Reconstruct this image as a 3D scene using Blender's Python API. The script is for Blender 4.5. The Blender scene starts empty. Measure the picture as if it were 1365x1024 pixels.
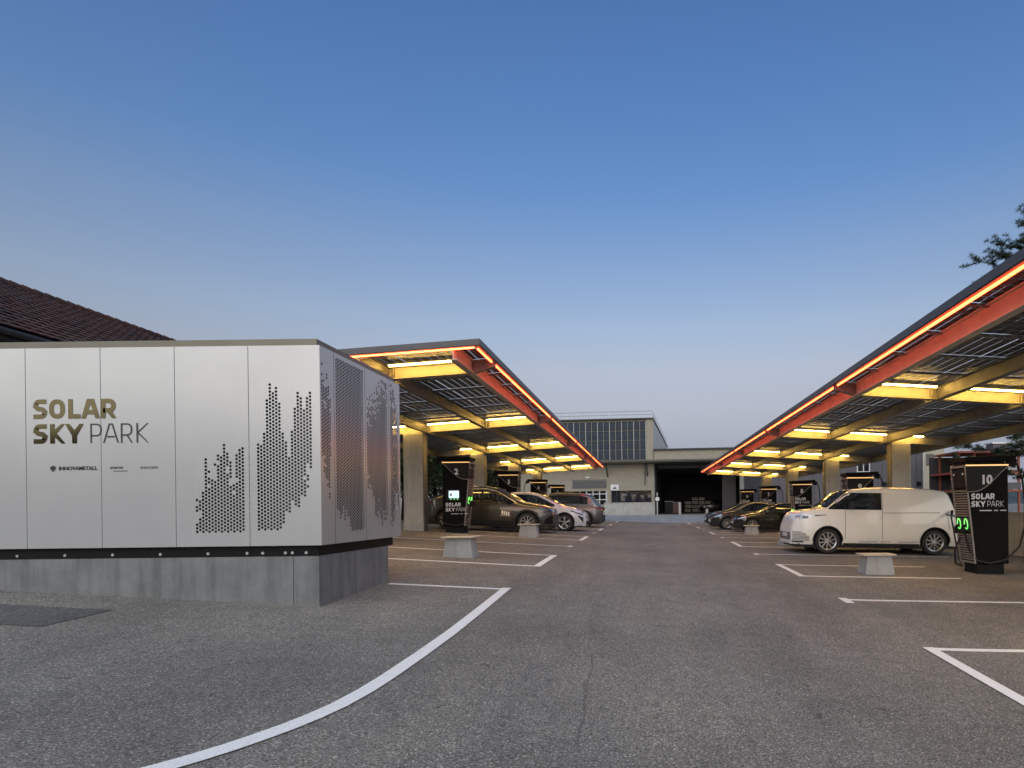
import bpy, bmesh, math, random
from math import sin, cos, pi, radians, sqrt, atan
from mathutils import Vector, Matrix, noise
random.seed(7)
C = bpy.context.scene.collection
SC = bpy.context.scene

# ------------------------------------------------------------------ camera
CAM_Z = 1.6
cam = bpy.data.cameras.new("camera"); cam_o = bpy.data.objects.new("camera", cam); C.objects.link(cam_o)
cam_o.location = (0, 0, CAM_Z)
cam_o.rotation_euler = (radians(90), 0.012, 0)
cam.sensor_width = 36.0; cam.lens = 36.0*800/1365
cam.shift_x = -(861-682.5)/1365; cam.shift_y = (677-512)/1365
cam.clip_start = 0.05; cam.clip_end = 6000
SC.camera = cam_o

# ------------------------------------------------------------------ world, sun, exposure
SUN_EL, SUN_AZ = radians(20), radians(184)      # azimuth clockwise from +Y: the bright dusk quarter behind the camera
w = bpy.data.worlds.new("World"); SC.world = w; w.use_nodes = True
wn = w.node_tree; wn.nodes.clear()
sky = wn.nodes.new("ShaderNodeTexSky"); sky.sky_type = 'NISHITA'; sky.sun_disc = False
sky.sun_elevation = SUN_EL; sky.sun_rotation = SUN_AZ
sky.air_density = 1.0; sky.dust_density = 0.4; sky.ozone_density = 3.0
bg = wn.nodes.new("ShaderNodeBackground"); bg.inputs['Strength'].default_value = 0.10
wo = wn.nodes.new("ShaderNodeOutputWorld")
# dusk hue of the whole dome by height only: blue overhead, lavender towards the horizon
tc_ = wn.nodes.new("ShaderNodeTexCoord"); sx_ = wn.nodes.new("ShaderNodeSeparateXYZ"); wn.links.new(tc_.outputs['Generated'], sx_.inputs[0])
cr_ = wn.nodes.new("ShaderNodeValToRGB"); wn.links.new(sx_.outputs['Z'], cr_.inputs[0])
TINT = [(0.0, (0.237, 0.22, 0.325)), (0.046, (0.26, 0.23, 0.325)), (0.102, (0.415, 0.297, 0.302)), (0.145, (0.614, 0.404, 0.35)), (0.216, (0.895, 0.578, 0.458)), (0.284, (0.927, 0.685, 0.571)), (0.383, (0.8, 0.7, 0.67)), (0.466, (0.616, 0.681, 0.76)), (0.561, (0.569, 0.672, 0.803)), (0.7, (0.512, 0.655, 0.828))]
while len(cr_.color_ramp.elements) < len(TINT): cr_.color_ramp.elements.new(.5)
for e_, (p_, c_) in zip(cr_.color_ramp.elements, TINT): e_.position = p_; e_.color = (*c_, 1)
mx_ = wn.nodes.new("ShaderNodeMix"); mx_.data_type = 'RGBA'; mx_.blend_type = 'MULTIPLY'; mx_.inputs[0].default_value = 1
wn.links.new(sky.outputs[0], mx_.inputs[6]); wn.links.new(cr_.outputs[0], mx_.inputs[7])
wn.links.new(mx_.outputs[2], bg.inputs[0]); wn.links.new(bg.outputs[0], wo.inputs[0])
sl = bpy.data.lights.new("sun", 'SUN'); sl.energy = 1.6; sl.angle = radians(130); sl.color = (1.0, .975, .84)
so = bpy.data.objects.new("sun", sl); C.objects.link(so)
so.rotation_euler = (radians(90)-SUN_EL, 0, -SUN_AZ+pi)   # light travels +Y-ish, from behind the camera
so.location = (0, -20, 30)
SC.view_settings.view_transform = 'Standard'; SC.view_settings.look = 'None'
SC.view_settings.gamma = 1; SC.view_settings.use_curve_mapping = False
SC.view_settings.exposure = 1.0
SC.cycles.use_denoising = True
SC.cycles.max_bounces = 8; SC.cycles.transparent_max_bounces = 16
SC.cycles.sample_clamp_indirect = 6

# ------------------------------------------------------------------ materials
def N(nt, t, **kw):
    n = nt.nodes.new(t)
    for k, v in kw.items():
        if k in n.inputs: n.inputs[k].default_value = v
        else: setattr(n, k, v)
    return n
def new_mat(name):
    m = bpy.data.materials.new(name); m.use_nodes = True
    nt = m.node_tree; b = nt.nodes["Principled BSDF"]
    return m, nt, b
def ramp(nt, fac, stops):
    r = nt.nodes.new("ShaderNodeValToRGB"); el = r.color_ramp.elements
    while len(el) < len(stops): el.new(.5)
    for e, (p, c) in zip(el, stops):
        e.position = p; e.color = (*c, 1) if len(c) == 3 else c
    nt.links.new(fac, r.inputs[0]); return r.outputs[0]
def mixc(nt, fac, a, b, mode='MIX'):
    m = nt.nodes.new("ShaderNodeMix"); m.data_type = 'RGBA'; m.blend_type = mode
    for sock, v in ((m.inputs[0], fac), (m.inputs[6], a), (m.inputs[7], b)):
        if hasattr(v, 'links'): nt.links.new(v, sock)
        elif isinstance(v, (int, float)): sock.default_value = v
        else: sock.default_value = (*v, 1)
    return m.outputs[2]
def coords(nt, out='Object', scale=(1,1,1)):
    tc = nt.nodes.new("ShaderNodeTexCoord"); mp = nt.nodes.new("ShaderNodeMapping")
    mp.inputs['Scale'].default_value = scale; nt.links.new(tc.outputs[out], mp.inputs[0]); return mp.outputs[0]
def noise_tex(nt, co, scale, detail=4, rough=.55):
    n = N(nt, "ShaderNodeTexNoise", Scale=scale, Detail=detail, Roughness=rough); nt.links.new(co, n.inputs['Vector']); return n.outputs['Fac']
def bump(nt, b, h, strength=.3, dist=.01):
    bm_ = N(nt, "ShaderNodeBump", Strength=strength, Distance=dist); nt.links.new(h, bm_.inputs['Height']); nt.links.new(bm_.outputs[0], b.inputs['Normal'])
def plain(name, col, rough=.5, metal=0., var=.08, scale=6., coat=0., spec=.5, bumpy=0.):
    m, nt, b = new_mat(name)
    b.inputs['Roughness'].default_value = rough; b.inputs['Metallic'].default_value = metal
    b.inputs['Coat Weight'].default_value = coat; b.inputs['Coat Roughness'].default_value = .04
    b.inputs['Specular IOR Level'].default_value = spec
    co = coords(nt); f = noise_tex(nt, co, scale)
    lo = tuple(c*(1-var*2) for c in col); hi = tuple(min(1, c*(1+var*2)) for c in col)
    nt.links.new(ramp(nt, f, [(.25, lo), (.75, hi)]), b.inputs['Base Color'])
    if bumpy: bump(nt, b, noise_tex(nt, co, scale*12), bumpy, .004)
    return m
def emit(name, col, strength):
    m, nt, b = new_mat(name)
    b.inputs['Base Color'].default_value = (.8, .8, .8, 1)
    b.inputs['Emission Color'].default_value = (*col, 1); b.inputs['Emission Strength'].default_value = strength
    return m
def asphalt_mat(name, dark, light, scale=120):
    m, nt, b = new_mat(name); co = coords(nt)
    v = N(nt, "ShaderNodeTexVoronoi", Scale=scale); nt.links.new(co, v.inputs['Vector'])
    bw = nt.nodes.new("ShaderNodeSeparateColor"); nt.links.new(v.outputs['Color'], bw.inputs[0])
    fine = bw.outputs[0]
    big = noise_tex(nt, co, .35, 5, .6); mid = noise_tex(nt, co, 2.6, 5, .65)
    c = ramp(nt, fine, [(.0, tuple(x*.5 for x in dark)), (.3, tuple(x*1.1 for x in dark)), (.8, light), (.93, tuple(x*1.2 for x in light)), (1, tuple(min(1, x*2.4) for x in light))])
    c = mixc(nt, 1.0, c, ramp(nt, big, [(.28, (.76, .75, .74)), (.5, (1, 1, 1)), (.7, (1.2, 1.17, 1.12))]), 'MULTIPLY')
    c = mixc(nt, .8, c, ramp(nt, mid, [(.3, (.82, .82, .83)), (.6, (1.06, 1.05, 1.04))]), 'MULTIPLY')
    st = noise_tex(nt, coords(nt, 'Object', (.9, .12, 1)), 1.3, 4, .6)
    c = mixc(nt, .7, c, ramp(nt, st, [(.35, (.84, .84, .84)), (.5, (1, 1, 1)), (.66, (1.12, 1.1, 1.07))]), 'MULTIPLY')
    spots = noise_tex(nt, co, 5.5, 3, .5)
    c = mixc(nt, 1., c, ramp(nt, spots, [(.26, (.55, .54, .53)), (.31, (1, 1, 1))]), 'MULTIPLY')
    nt.links.new(c, b.inputs['Base Color']); b.inputs['Roughness'].default_value = .85
    b.inputs['Specular IOR Level'].default_value = .35
    bump(nt, b, v.outputs['Distance'], .55, .006)
    return m
def concrete_mat(name, col, streak=.35, var=.12):
    m, nt, b = new_mat(name); co = coords(nt)
    f = noise_tex(nt, co, 2.2, 6, .65); g = noise_tex(nt, coords(nt, 'Object', (5, 5, .5)), 2., 4)
    sp = noise_tex(nt, co, 45, 2)
    c = ramp(nt, f, [(.25, tuple(x*(1-var*2) for x in col)), (.5, col), (.75, tuple(x*(1+var*1.6) for x in col))])
    c = mixc(nt, streak, c, ramp(nt, g, [(.35, (.55, .55, .52)), (.55, (1, 1, 1)), (.8, (1.15, 1.13, 1.05))]), 'MULTIPLY')
    c = mixc(nt, .35, c, ramp(nt, sp, [(.3, (.6, .6, .6)), (.45, (1, 1, 1))]), 'MULTIPLY')
    nt.links.new(c, b.inputs['Base Color']); b.inputs['Roughness'].default_value = .8
    bump(nt, b, sp, .25, .003)
    return m
def island_mat(name, cols, rough=.7, spec=.3):
    m, nt, b = new_mat(name); g = nt.nodes.new("ShaderNodeNewGeometry")
    n = len(cols); nt.links.new(ramp(nt, g.outputs['Random Per Island'], [(i/(n-1), c) for i, c in enumerate(cols)]), b.inputs['Base Color'])
    b.inputs['Roughness'].default_value = rough; b.inputs['Specular IOR Level'].default_value = spec
    return m
def paint_mat(name, col, metal=0., rough=.28, coat=1.):
    m, nt, b = new_mat(name); co = coords(nt); f = noise_tex(nt, co, 1.7, 6)
    nt.links.new(ramp(nt, f, [(.3, tuple(c*.93 for c in col)), (.7, col)]), b.inputs['Base Color'])
    b.inputs['Metallic'].default_value = metal; b.inputs['Roughness'].default_value = rough
    b.inputs['Coat Weight'].default_value = coat; b.inputs['Coat Roughness'].default_value = .05
    return m
def panel_mat():
    m, nt, b = new_mat("white_aluminium"); co = coords(nt)
    f = noise_tex(nt, co, 1.2, 5); s = noise_tex(nt, coords(nt, 'Object', (30, 30, .6)), 2., 3)
    c = ramp(nt, f, [(.3, (.485, .487, .49)), (.7, (.53, .53, .53))])
    nt.links.new(mixc(nt, .25, c, ramp(nt, s, [(.4, (.93, .93, .94)), (.6, (1, 1, 1))]), 'MULTIPLY'), b.inputs['Base Color'])
    b.inputs['Metallic'].default_value = .38; b.inputs['Roughness'].default_value = .25
    return m
def glass_dark(name, col=(.012, .014, .017), rough=.04):
    m, nt, b = new_mat(name); co = coords(nt); f = noise_tex(nt, co, 2.)
    nt.links.new(ramp(nt, f, [(.3, tuple(c*.8 for c in col)), (.7, tuple(c*1.3 for c in col))]), b.inputs['Base Color'])
    b.inputs['Roughness'].default_value = rough; b.inputs['Specular IOR Level'].default_value = .7
    return m
def paint_line_mat():
    m, nt, b = new_mat("road_paint"); co = coords(nt)
    f = noise_tex(nt, co, 14, 5, .7); g = noise_tex(nt, co, 90, 2)
    c = ramp(nt, f, [(.24, (.42, .41, .40)), (.36, (.80, .80, .79)), (.7, (.88, .88, .87))])
    nt.links.new(mixc(nt, .5, c, ramp(nt, g, [(.32, (.45, .45, .45)), (.44, (1, 1, 1))]), 'MULTIPLY'), b.inputs['Base Color'])
    b.inputs['Roughness'].default_value = .7; bump(nt, b, g, .4, .004)
    return m

M = dict(
 asphalt=asphalt_mat("asphalt", (.134, .128, .117), (.242, .230, .209)),
 asphalt_dark=asphalt_mat("asphalt_fresh", (.075, .075, .077), (.13, .13, .132), 120),
 asphalt_pale=asphalt_mat("asphalt_pale", (.24, .245, .25), (.34, .345, .35), 60),
 paint=paint_line_mat(),
 plinth=concrete_mat("plinth_concrete", (.175, .18, .185), .5, .14),
 column=concrete_mat("column_concrete", (.46, .44, .39), .3, .08),
 block=concrete_mat("block_concrete", (.36, .355, .34), .25, .1),
 wallc=concrete_mat("wall_concrete", (.40, .39, .36), .35, .1),
 hallwall=concrete_mat("hall_wall_render", (.32, .29, .235), .2, .06),
 panel=panel_mat(),
 cap=plain("bronze_metal", (.16, .15, .12), .38, .6, .05, 3),
 black=plain("black_plastic", (.010, .010, .011), .55, spec=.15),
 mullion=plain("mullion_metal", (.34, .34, .33), .5, .5),
 blackmetal=plain("black_powder_coat", (.008, .0075, .007), .6, .0, .1, 4, spec=.10),
 glossblack=plain("gloss_black", (.010, .008, .008), .3, 0, .1, 4, spec=.22),
 inner=plain("shade_inner_sheet", (.022, .023, .025), .6, .2, .2, 5),  # near black, shade behind the panel holes put into the colour
 seam=plain("seam_dark_rubber", (.02, .02, .02), .8),  # plain dark tone of door gaps, fender emblem and bumper lip
 bronze_letter=plain("bronze_mirror_letter", (.115, .098, .058), .10, 1.0, .03, 3),
 dark_letter=plain("dark_letter", (.025, .026, .028), .4, .0),
 crossbeam=plain("lit_galvanised_web", (.30, .275, .22), .6, .1, .06, 3),  # paler copy of the steel, so the webs look more brightly lit
 lit_edgebeam=plain("lit_edge_steel", (.52, .45, .35), .65, .1, .08, 3),  # purlin steel, paled and warmed in colour to strengthen the orange glow
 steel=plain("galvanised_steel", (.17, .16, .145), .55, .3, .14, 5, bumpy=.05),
 fascia=plain("fascia_sheet", (.085, .083, .09), .45, .3, .05, 4),
 alu=plain("aluminium", (.62, .62, .62), .35, .8),
 pv=plain("solar_cell", (.05, .048, .046), .38, 0, .2, 3, spec=.3),
 joint=plain("joint_seal", (.33, .33, .33), .6),
 led_y=emit("warm_led", (1, .60, .13), 42.0),
 led_o=emit("orange_led", (1, .070, .016), 8.0),
 led_amber=emit("amber_led", (1, .50, .09), .55),
 led_g=emit("green_led", (.10, 1, .08), .55),
 screen=emit("screen_light", (.45, .8, 1.0), .8),
 white_mark=plain("white_lettering", (.75, .75, .75), .5),
 swoosh=plain("hood_edge_trim", (.32, .29, .26), .4, .3),
 rubber=plain("rubber", (.018, .018, .018), .75),
 tyre=plain("tyre_rubber", (.02, .02, .02), .8, 0, .15, 20),
 rim=plain("rim_alloy", (.55, .55, .55), .3, .8),
 rimdark=plain("rim_dark", (.015, .015, .015), .4, .3),
 glass=glass_dark("tinted_glass"),
 lamp=plain("headlamp_lens", (.35, .40, .48), .08, .5, .3, 30),
 lampdark=glass_dark("dark_lamp_lens", (.03, .035, .05)),
 tail=plain("tail_lamp_red", (.16, .01, .01), .12),
 clad=plain("matt_cladding", (.02, .02, .02), .7),
 plate=plain("number_plate", (.6, .6, .58), .4),
 white_paint=paint_mat("white_car_paint", (.81, .81, .77)),
 pearl=paint_mat("pearl_white_paint", (.62, .62, .65)),
 grey_paint=paint_mat("graphite_paint", (.085, .08, .075), .7, .3),
 silver=paint_mat("silver_grey_paint", (.12, .12, .132), .7, .3),
 black_paint=paint_mat("black_car_paint", (.008, .008, .009), 0, .2),
 blue_paint=paint_mat("blue_grey_paint", (.03, .036, .05), .4, .3),
 dark_paint=paint_mat("dark_grey_paint", (.03, .03, .032), .5, .3),
 tilemat=island_mat("clay_tiles", [(.045, .028, .026), (.08, .044, .038), (.105, .048, .038), (.066, .046, .044), (.09, .052, .045)], .75),
 leaf=island_mat("leaves", [(.012, .03, .010), (.03, .055, .016), (.05, .075, .02), (.02, .045, .014)]),
 needle=island_mat("pine_needles", [(.018, .034, .018), (.035, .055, .028), (.055, .07, .03), (.022, .04, .022)]),
 bark=plain("bark", (.05, .036, .026), .9, 0, .2, 8, bumpy=.5),
 greywall=plain("grey_cladding", (.105, .10, .11), .6, .1, .05, 2),
 orange=plain("orange_paint", (.26, .068, .038), .5),
 wrap=plain("white_wrap", (.55, .55, .52), .3, 0, .2, 4),
 white=plain("white_frame", (.62, .62, .60), .5),
 curtain=plain("curtain_panel", (.022, .036, .055), .45, 0, .25, .9, spec=.25),
 band=glass_dark("band_glass", (.02, .022, .03), .03),
 seamline=asphalt_mat("seam_asphalt", (.105, .10, .097), (.19, .18, .17), 120),
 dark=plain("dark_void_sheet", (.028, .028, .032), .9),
 darkroof=plain("dark_roof_sheet", (.03, .03, .032), .6),
 gutter=plain("gutter_metal", (.12, .115, .10), .5, .4),
 shutter=plain("grey_shutter", (.09, .09, .10), .5, .2),
 hill=plain("wooded_hill", (.035, .05, .055), .9, 0, .25, .02),
 housewall=plain("house_render", (.40, .36, .27), .9, 0, .05, 3),
 wood=plain("pale_top_board", (.52, .47, .38), .5, 0, .1, 6),
 red=plain("red_carton", (.07, .03, .026), .6),
 signwhite=plain("sign_white", (.7, .7, .7), .4),
)

# ------------------------------------------------------------------ mesh helper
class MB:
    def __init__(s): s.v = []; s.f = []; s.mi = []
    def add(s, vs, fs, mi=0):
        o = len(s.v); s.v += [tuple(p) for p in vs]; s.f += [tuple(i+o for i in f) for f in fs]; s.mi += [mi]*len(fs)
    def quad(s, a, b, c, d, mi=0): s.add([a, b, c, d], [(0, 1, 2, 3)], mi)
    def box(s, x0, x1, y0, y1, z0, z1, mi=0):
        s.add([(x0,y0,z0),(x1,y0,z0),(x1,y1,z0),(x0,y1,z0),(x0,y0,z1),(x1,y0,z1),(x1,y1,z1),(x0,y1,z1)],
              [(0,3,2,1),(4,5,6,7),(0,1,5,4),(1,2,6,5),(2,3,7,6),(3,0,4,7)], mi)
    def hexa(s, p, mi=0):   # 8 points: bottom ring, top ring
        s.add(p, [(0,3,2,1),(4,5,6,7),(0,1,5,4),(1,2,6,5),(2,3,7,6),(3,0,4,7)], mi)
    def prism_y(s, poly, y0, y1, mi=0):   # polygon in (x,z)
        n = len(poly)
        s.add([(x, y0, z) for x, z in poly]+[(x, y1, z) for x, z in poly],
              [tuple(range(n)), tuple(range(2*n-1, n-1, -1))]+[(i, i+n, (i+1) % n+n, (i+1) % n) for i in range(n)], mi)
    def prism_x(s, poly, x0, x1, mi=0):   # polygon in (y,z)
        n = len(poly)
        s.add([(x0, y, z) for y, z in poly]+[(x1, y, z) for y, z in poly],
              [tuple(range(n-1, -1, -1)), tuple(range(n, 2*n))]+[(i, (i+1) % n, (i+1) % n+n, i+n) for i in range(n)], mi)
    def beam(s, a, b, wd, h, mi=0, up=(0,0,1)):
        a = Vector(a); b = Vector(b); d = (b-a).normalized(); up = Vector(up)
        r = d.cross(up).normalized()*wd/2; u = r.cross(d).normalized()*h/2
        s.hexa([a-r-u, a+r-u, b+r-u, b-r-u, a-r+u, a+r+u, b+r+u, b-r+u], mi)
    def tube(s, pts, r, n=8, mi=0, r1=None):
        pts = [Vector(p) for p in pts]; o = len(s.v); m = len(pts); r1 = r if r1 is None else r1
        prev = Vector((0, 0, 1)) if abs((pts[1]-pts[0]).normalized().z) < .9 else Vector((1, 0, 0))
        for i, p in enumerate(pts):
            d = (pts[min(i+1, m-1)]-pts[max(i-1, 0)]).normalized()
            a = (prev - d*prev.dot(d)).normalized(); prev = a; b2 = d.cross(a)
            rr = r+(r1-r)*i/(m-1)
            for k in range(n):
                t = 2*pi*k/n; s.v.append(tuple(p+a*rr*cos(t)+b2*rr*sin(t)))
        for i in range(m-1):
            for k in range(n):
                s.f.append((o+i*n+k, o+i*n+(k+1) % n, o+(i+1)*n+(k+1) % n, o+(i+1)*n+k)); s.mi.append(mi)
        s.f.append(tuple(o+k for k in range(n-1, -1, -1))); s.mi.append(mi)
        s.f.append(tuple(o+(m-1)*n+k for k in range(n))); s.mi.append(mi)
    def lathe_y(s, prof, n=24, mi=0, c=(0,0,0)):   # prof: (radius, y)
        o = len(s.v); m = len(prof)
        for r, y in prof:
            for k in range(n):
                t = 2*pi*k/n; s.v.append((c[0]+r*cos(t), c[1]+y, c[2]+r*sin(t)))
        for i in range(m-1):
            for k in range(n):
                s.f.append((o+i*n+k, o+i*n+(k+1) % n, o+(i+1)*n+(k+1) % n, o+(i+1)*n+k)); s.mi.append(mi)
    def mesh(s, name, mats, smooth=False, recalc=True, angle=35):
        me = bpy.data.meshes.new(name); me.from_pydata(s.v, [], s.f)
        for m in (mats if isinstance(mats, (list, tuple)) else [mats]): me.materials.append(m)
        me.polygons.foreach_set('material_index', s.mi)
        if recalc:
            b = bmesh.new(); b.from_mesh(me); bmesh.ops.recalc_face_normals(b, faces=b.faces); b.to_mesh(me); b.free()
        if smooth:
            me.polygons.foreach_set('use_smooth', [True]*len(me.polygons)); me.set_sharp_from_angle(angle=radians(angle))
        me.update(); return me
    def build(s, name, mats, parent=None, loc=(0,0,0), smooth=False, recalc=True, angle=35):
        return link(name, s.mesh(name, mats, smooth, recalc, angle), parent, loc)
    def split(s, name, mats, parent=None, **kw):      # one object per connected piece
        par = list(range(len(s.v)))
        def find(a):
            while par[a] != a: par[a] = par[par[a]]; a = par[a]
            return a
        for f in s.f:
            for i in f[1:]: par[find(i)] = find(f[0])
        grp = {}
        for f, mi in zip(s.f, s.mi): grp.setdefault(find(f[0]), []).append((f, mi))
        out = []
        for fs in grp.values():
            m = MB(); idx = {}
            for f, mi in fs:
                m.f.append(tuple(idx.setdefault(i, len(idx)) for i in f)); m.mi.append(mi)
            m.v = [s.v[i] for i in idx]; out.append(m.build(name, mats, parent, **kw))
        return out
def link(name, me, parent=None, loc=(0,0,0)):
    o = bpy.data.objects.new(name, me); C.objects.link(o); o.location = loc
    if parent is not None: o.parent = parent
    return o
def thing(name, label, cat, loc=(0,0,0), rz=0., group=None):
    o = bpy.data.objects.new(name, None); C.objects.link(o); o.location = loc; o.rotation_euler = (0, 0, rz)
    o.empty_display_size = .2
    return tag(o, label, cat, group)
def tag(o, label, cat, group=None):
    o['label'] = label; o['category'] = cat
    if group: o['group'] = group
    return o
def struct(o, label=None):
    o['kind'] = 'structure'
    if label: o['label'] = label
    return o
def text(name, body, size, m, parent, loc, rot=(pi/2, 0, 0), extrude=.002, offset=0., align='CENTER', sx=1.):
    cu = bpy.data.curves.new(name, 'FONT'); cu.body = body; cu.size = size; cu.extrude = extrude; cu.offset = offset
    cu.align_x = align; cu.align_y = 'CENTER'; cu.resolution_u = 3; cu.materials.append(m)
    tmp = bpy.data.objects.new(name, cu); C.objects.link(tmp)
    bpy.context.view_layer.update()
    me = bpy.data.meshes.new_from_object(tmp.evaluated_get(bpy.context.evaluated_depsgraph_get())); bpy.data.objects.remove(tmp); bpy.data.curves.remove(cu)
    o = bpy.data.objects.new(name, me); C.objects.link(o); o.parent = parent; o.location = loc; o.rotation_euler = rot; o.scale = (sx, 1, 1)
    return o
def bevel(o, wd=.01, seg=2):
    b = o.modifiers.new("bevel", 'BEVEL'); b.width = wd; b.segments = seg; b.limit_method = 'ANGLE'; b.angle_limit = radians(40); return o

# ------------------------------------------------------------------ ground
def interp(x, pts):
    if x <= pts[0][0]: return pts[0][1]
    for i in range(len(pts)-1):
        (x0, y0), (x1, y1) = pts[i], pts[i+1]
        if x <= x1:
            t = (x-x0)/(x1-x0); return y0+(y1-y0)*t
    return pts[-1][1]
BASE = [(-30, 1.78), (-5, 1.66), (0, 1.56), (3, 1.49), (6, 1.40), (9, 1.285), (11.5, 1.205), (14, 1.18), (17, 1.155), (20, 1.11), (26, 1.08), (35, 1.08), (43, 1.055), (50, .93), (60, .72), (75, .62), (120, .6)]
CROSS = [(0, .064), (15, .064), (25, .052), (40, .045), (60, .008), (75, 0)]
def sm(f, y, h):
    return sum(f(y+h*k) for k in (-1, -.5, 0, .5, 1))/5
def cx(X):
    if X > 3: return 2.5+.42*(min(X, 14)-3)
    if X < -11: return -11.5
    return X-.5
def G(X, Y):
    b = sm(lambda t: interp(t, BASE), Y, 1.2); c = sm(lambda t: interp(t, CROSS), Y, 1.5)
    return CAM_Z-(b+c*sm(cx, X, .6))
def make_ground():
    xs = [-1500, -700, -300, -120, -60, -35, -25, -18]+[-14+.5*i for i in range(57)]+[18, 25, 35, 60, 120, 300, 700, 1500]
    ys = [-300, -120, -60, -30, -15, -8, -4]+[-2+.5*i for i in range(125)]+[65, 72, 85, 110, 160, 300, 700, 1500, 3500]
    mb = MB(); nx = len(xs)
    vs = [(x, y, G(x, y)) for y in ys for x in xs]
    fs = [(j*nx+i, j*nx+i+1, (j+1)*nx+i+1, (j+1)*nx+i) for j in range(len(ys)-1) for i in range(nx-1)]
    mb.add(vs, fs); o = mb.build("ground", M['asphalt'], smooth=True, recalc=False, angle=80)
    return struct(o, "worn grey asphalt yard sloping gently")
make_ground()
def drape_strip(name, pts, wd, m, off=.006, label=None):
    P = []
    for (a, b) in zip(pts[:-1], pts[1:]):
        n = max(1, int(math.dist(a, b)/.35))
        P += [(a[0]+(b[0]-a[0])*k/n, a[1]+(b[1]-a[1])*k/n) for k in range(n)]
    P.append(pts[-1]); vs = []; fs = []
    for i, p in enumerate(P):
        q0 = P[max(0, i-1)]; q1 = P[min(len(P)-1, i+1)]; d = math.dist(q0, q1)
        nx, ny = -(q1[1]-q0[1])/d, (q1[0]-q0[0])/d
        for sgn in (-1, 1):
            x, y = p[0]+sgn*nx*wd/2, p[1]+sgn*ny*wd/2; vs.append((x, y, G(x, y)+off))
        if i: fs.append((2*i-2, 2*i, 2*i+1, 2*i-1))
    mb = MB(); mb.add(vs, fs); o = mb.build(name, m, recalc=False)
    for p_ in o.data.polygons:
        if p_.normal.z < 0: p_.flip()
    return struct(o, label)
def drape_poly(name, x0, x1, y0, y1, m, off=.004, skew=0., label=None, nx=40, ny=24):
    mb = MB(); vs = []
    for j in range(ny+1):
        for i in range(nx+1):
            x = x0+(x1-x0)*i/nx; y = y0+(y1-y0)*j/ny + skew*(x-x0)*(1-j/ny); vs.append((x, y, G(x, y)+off))
    mb.add(vs, [(j*(nx+1)+i, j*(nx+1)+i+1, (j+1)*(nx+1)+i+1, (j+1)*(nx+1)+i) for j in range(ny) for i in range(nx)])
    return struct(mb.build(name, m, recalc=False), label)

# ------------------------------------------------------------------ road, markings
drape_poly("service_road", -40, 40, 43.4, 60.5, M['asphalt_pale'], .006, -.02, "blue grey concrete road crossing behind the yard", 60, 20)
drape_poly("asphalt_patch", -9.5, -5.56, 5.5, 6.25, M['asphalt_dark'], .005, 0, "dark fresh asphalt patch before the white station", 12, 6)
PX = lambda s, a: .5+s*a
XR, XL, P = 3.0, -2.02, 7.35
for k in range(6):                                    # bays on the side of the white van
    yc = 5.40+P*k
    if k:
        drape_strip("painted_line", [(XR, yc-1.09), (6.1, yc-1.09)], .11, M['paint'])
    drape_strip("painted_line", [(XR, yc+.96), (6.35, yc+.96)], .11, M['paint'])
    drape_strip("painted_line", [(XR, yc-1.2 if k else yc-1.6), (XR, yc+1.02)], .13, M['paint'], .009)
    ys = yc+3.72
    drape_strip("painted_line", [(XR+.02, ys), (8.3, ys)], .11, M['paint'])
    drape_strip("painted_line", [(XR, ys-.28), (XR, ys+.12)], .13, M['paint'], .009)
for k in range(6):
    yc = 12.12+P*k
    if k < 5:
        for d in (-1.03, 1.03): drape_strip("painted_line", [(-6.3, yc+d), (XL, yc+d)], .11, M['paint'])
        drape_strip("painted_line", [(XL, yc-1.09), (XL, yc+1.09)], .13, M['paint'], .009)
    ys = yc-3.6 if k == 0 else yc-3.55
    if k: 
        drape_strip("painted_line", [(-7.0, ys), (XL, ys)], .11, M['paint'])
        drape_strip("painted_line", [(XL, ys-.2), (XL, ys+.2)], .13, M['paint'], .009)
    else:
        drape_strip("painted_line", [(-3.66, 8.52), (-2.05, 8.56)], .10, M['paint'])
drape_strip("painted_line", [(-2.02, 8.66), (-1.99, 7.1), (-1.975, 6.0), (-1.985, 5.22), (-2.0, 4.64), (-2.02, 4.3), (-2.06, 4.0), (-2.112, 3.79), (-2.17, 3.62), (-2.238, 3.46), (-2.31, 3.31), (-2.385, 3.18), (-2.465, 3.06), (-2.61, 2.87), (-2.85, 2.6)], .125, M['paint'], .009,
            "white edge line curving away near the white station")
rnd = random.Random(4)
for y0, y1, dx in ((3.6, 5.9, 0), (6.3, 7.9, .06), (8.6, 11.8, -.05), (12.6, 15.5, .02)):
    n_ = int((y1-y0)/.25)
    seam = [(-.62+dx+.22*sin((y0+.25*i)*.5)+rnd.uniform(-.035, .035), y0+.25*i) for i in range(n_)]
    drape_strip("asphalt_seam", seam, rnd.uniform(.010, .018), M['seamline'], .004, "faint dark seam along the lane")
seam = [(5.0+.3*k+rnd.uniform(-.02, .02), 8.9-.12*k+rnd.uniform(-.06, .06)) for k in range(7)]
drape_strip("asphalt_seam", seam, .03, M['asphalt_dark'], .010)

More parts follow.
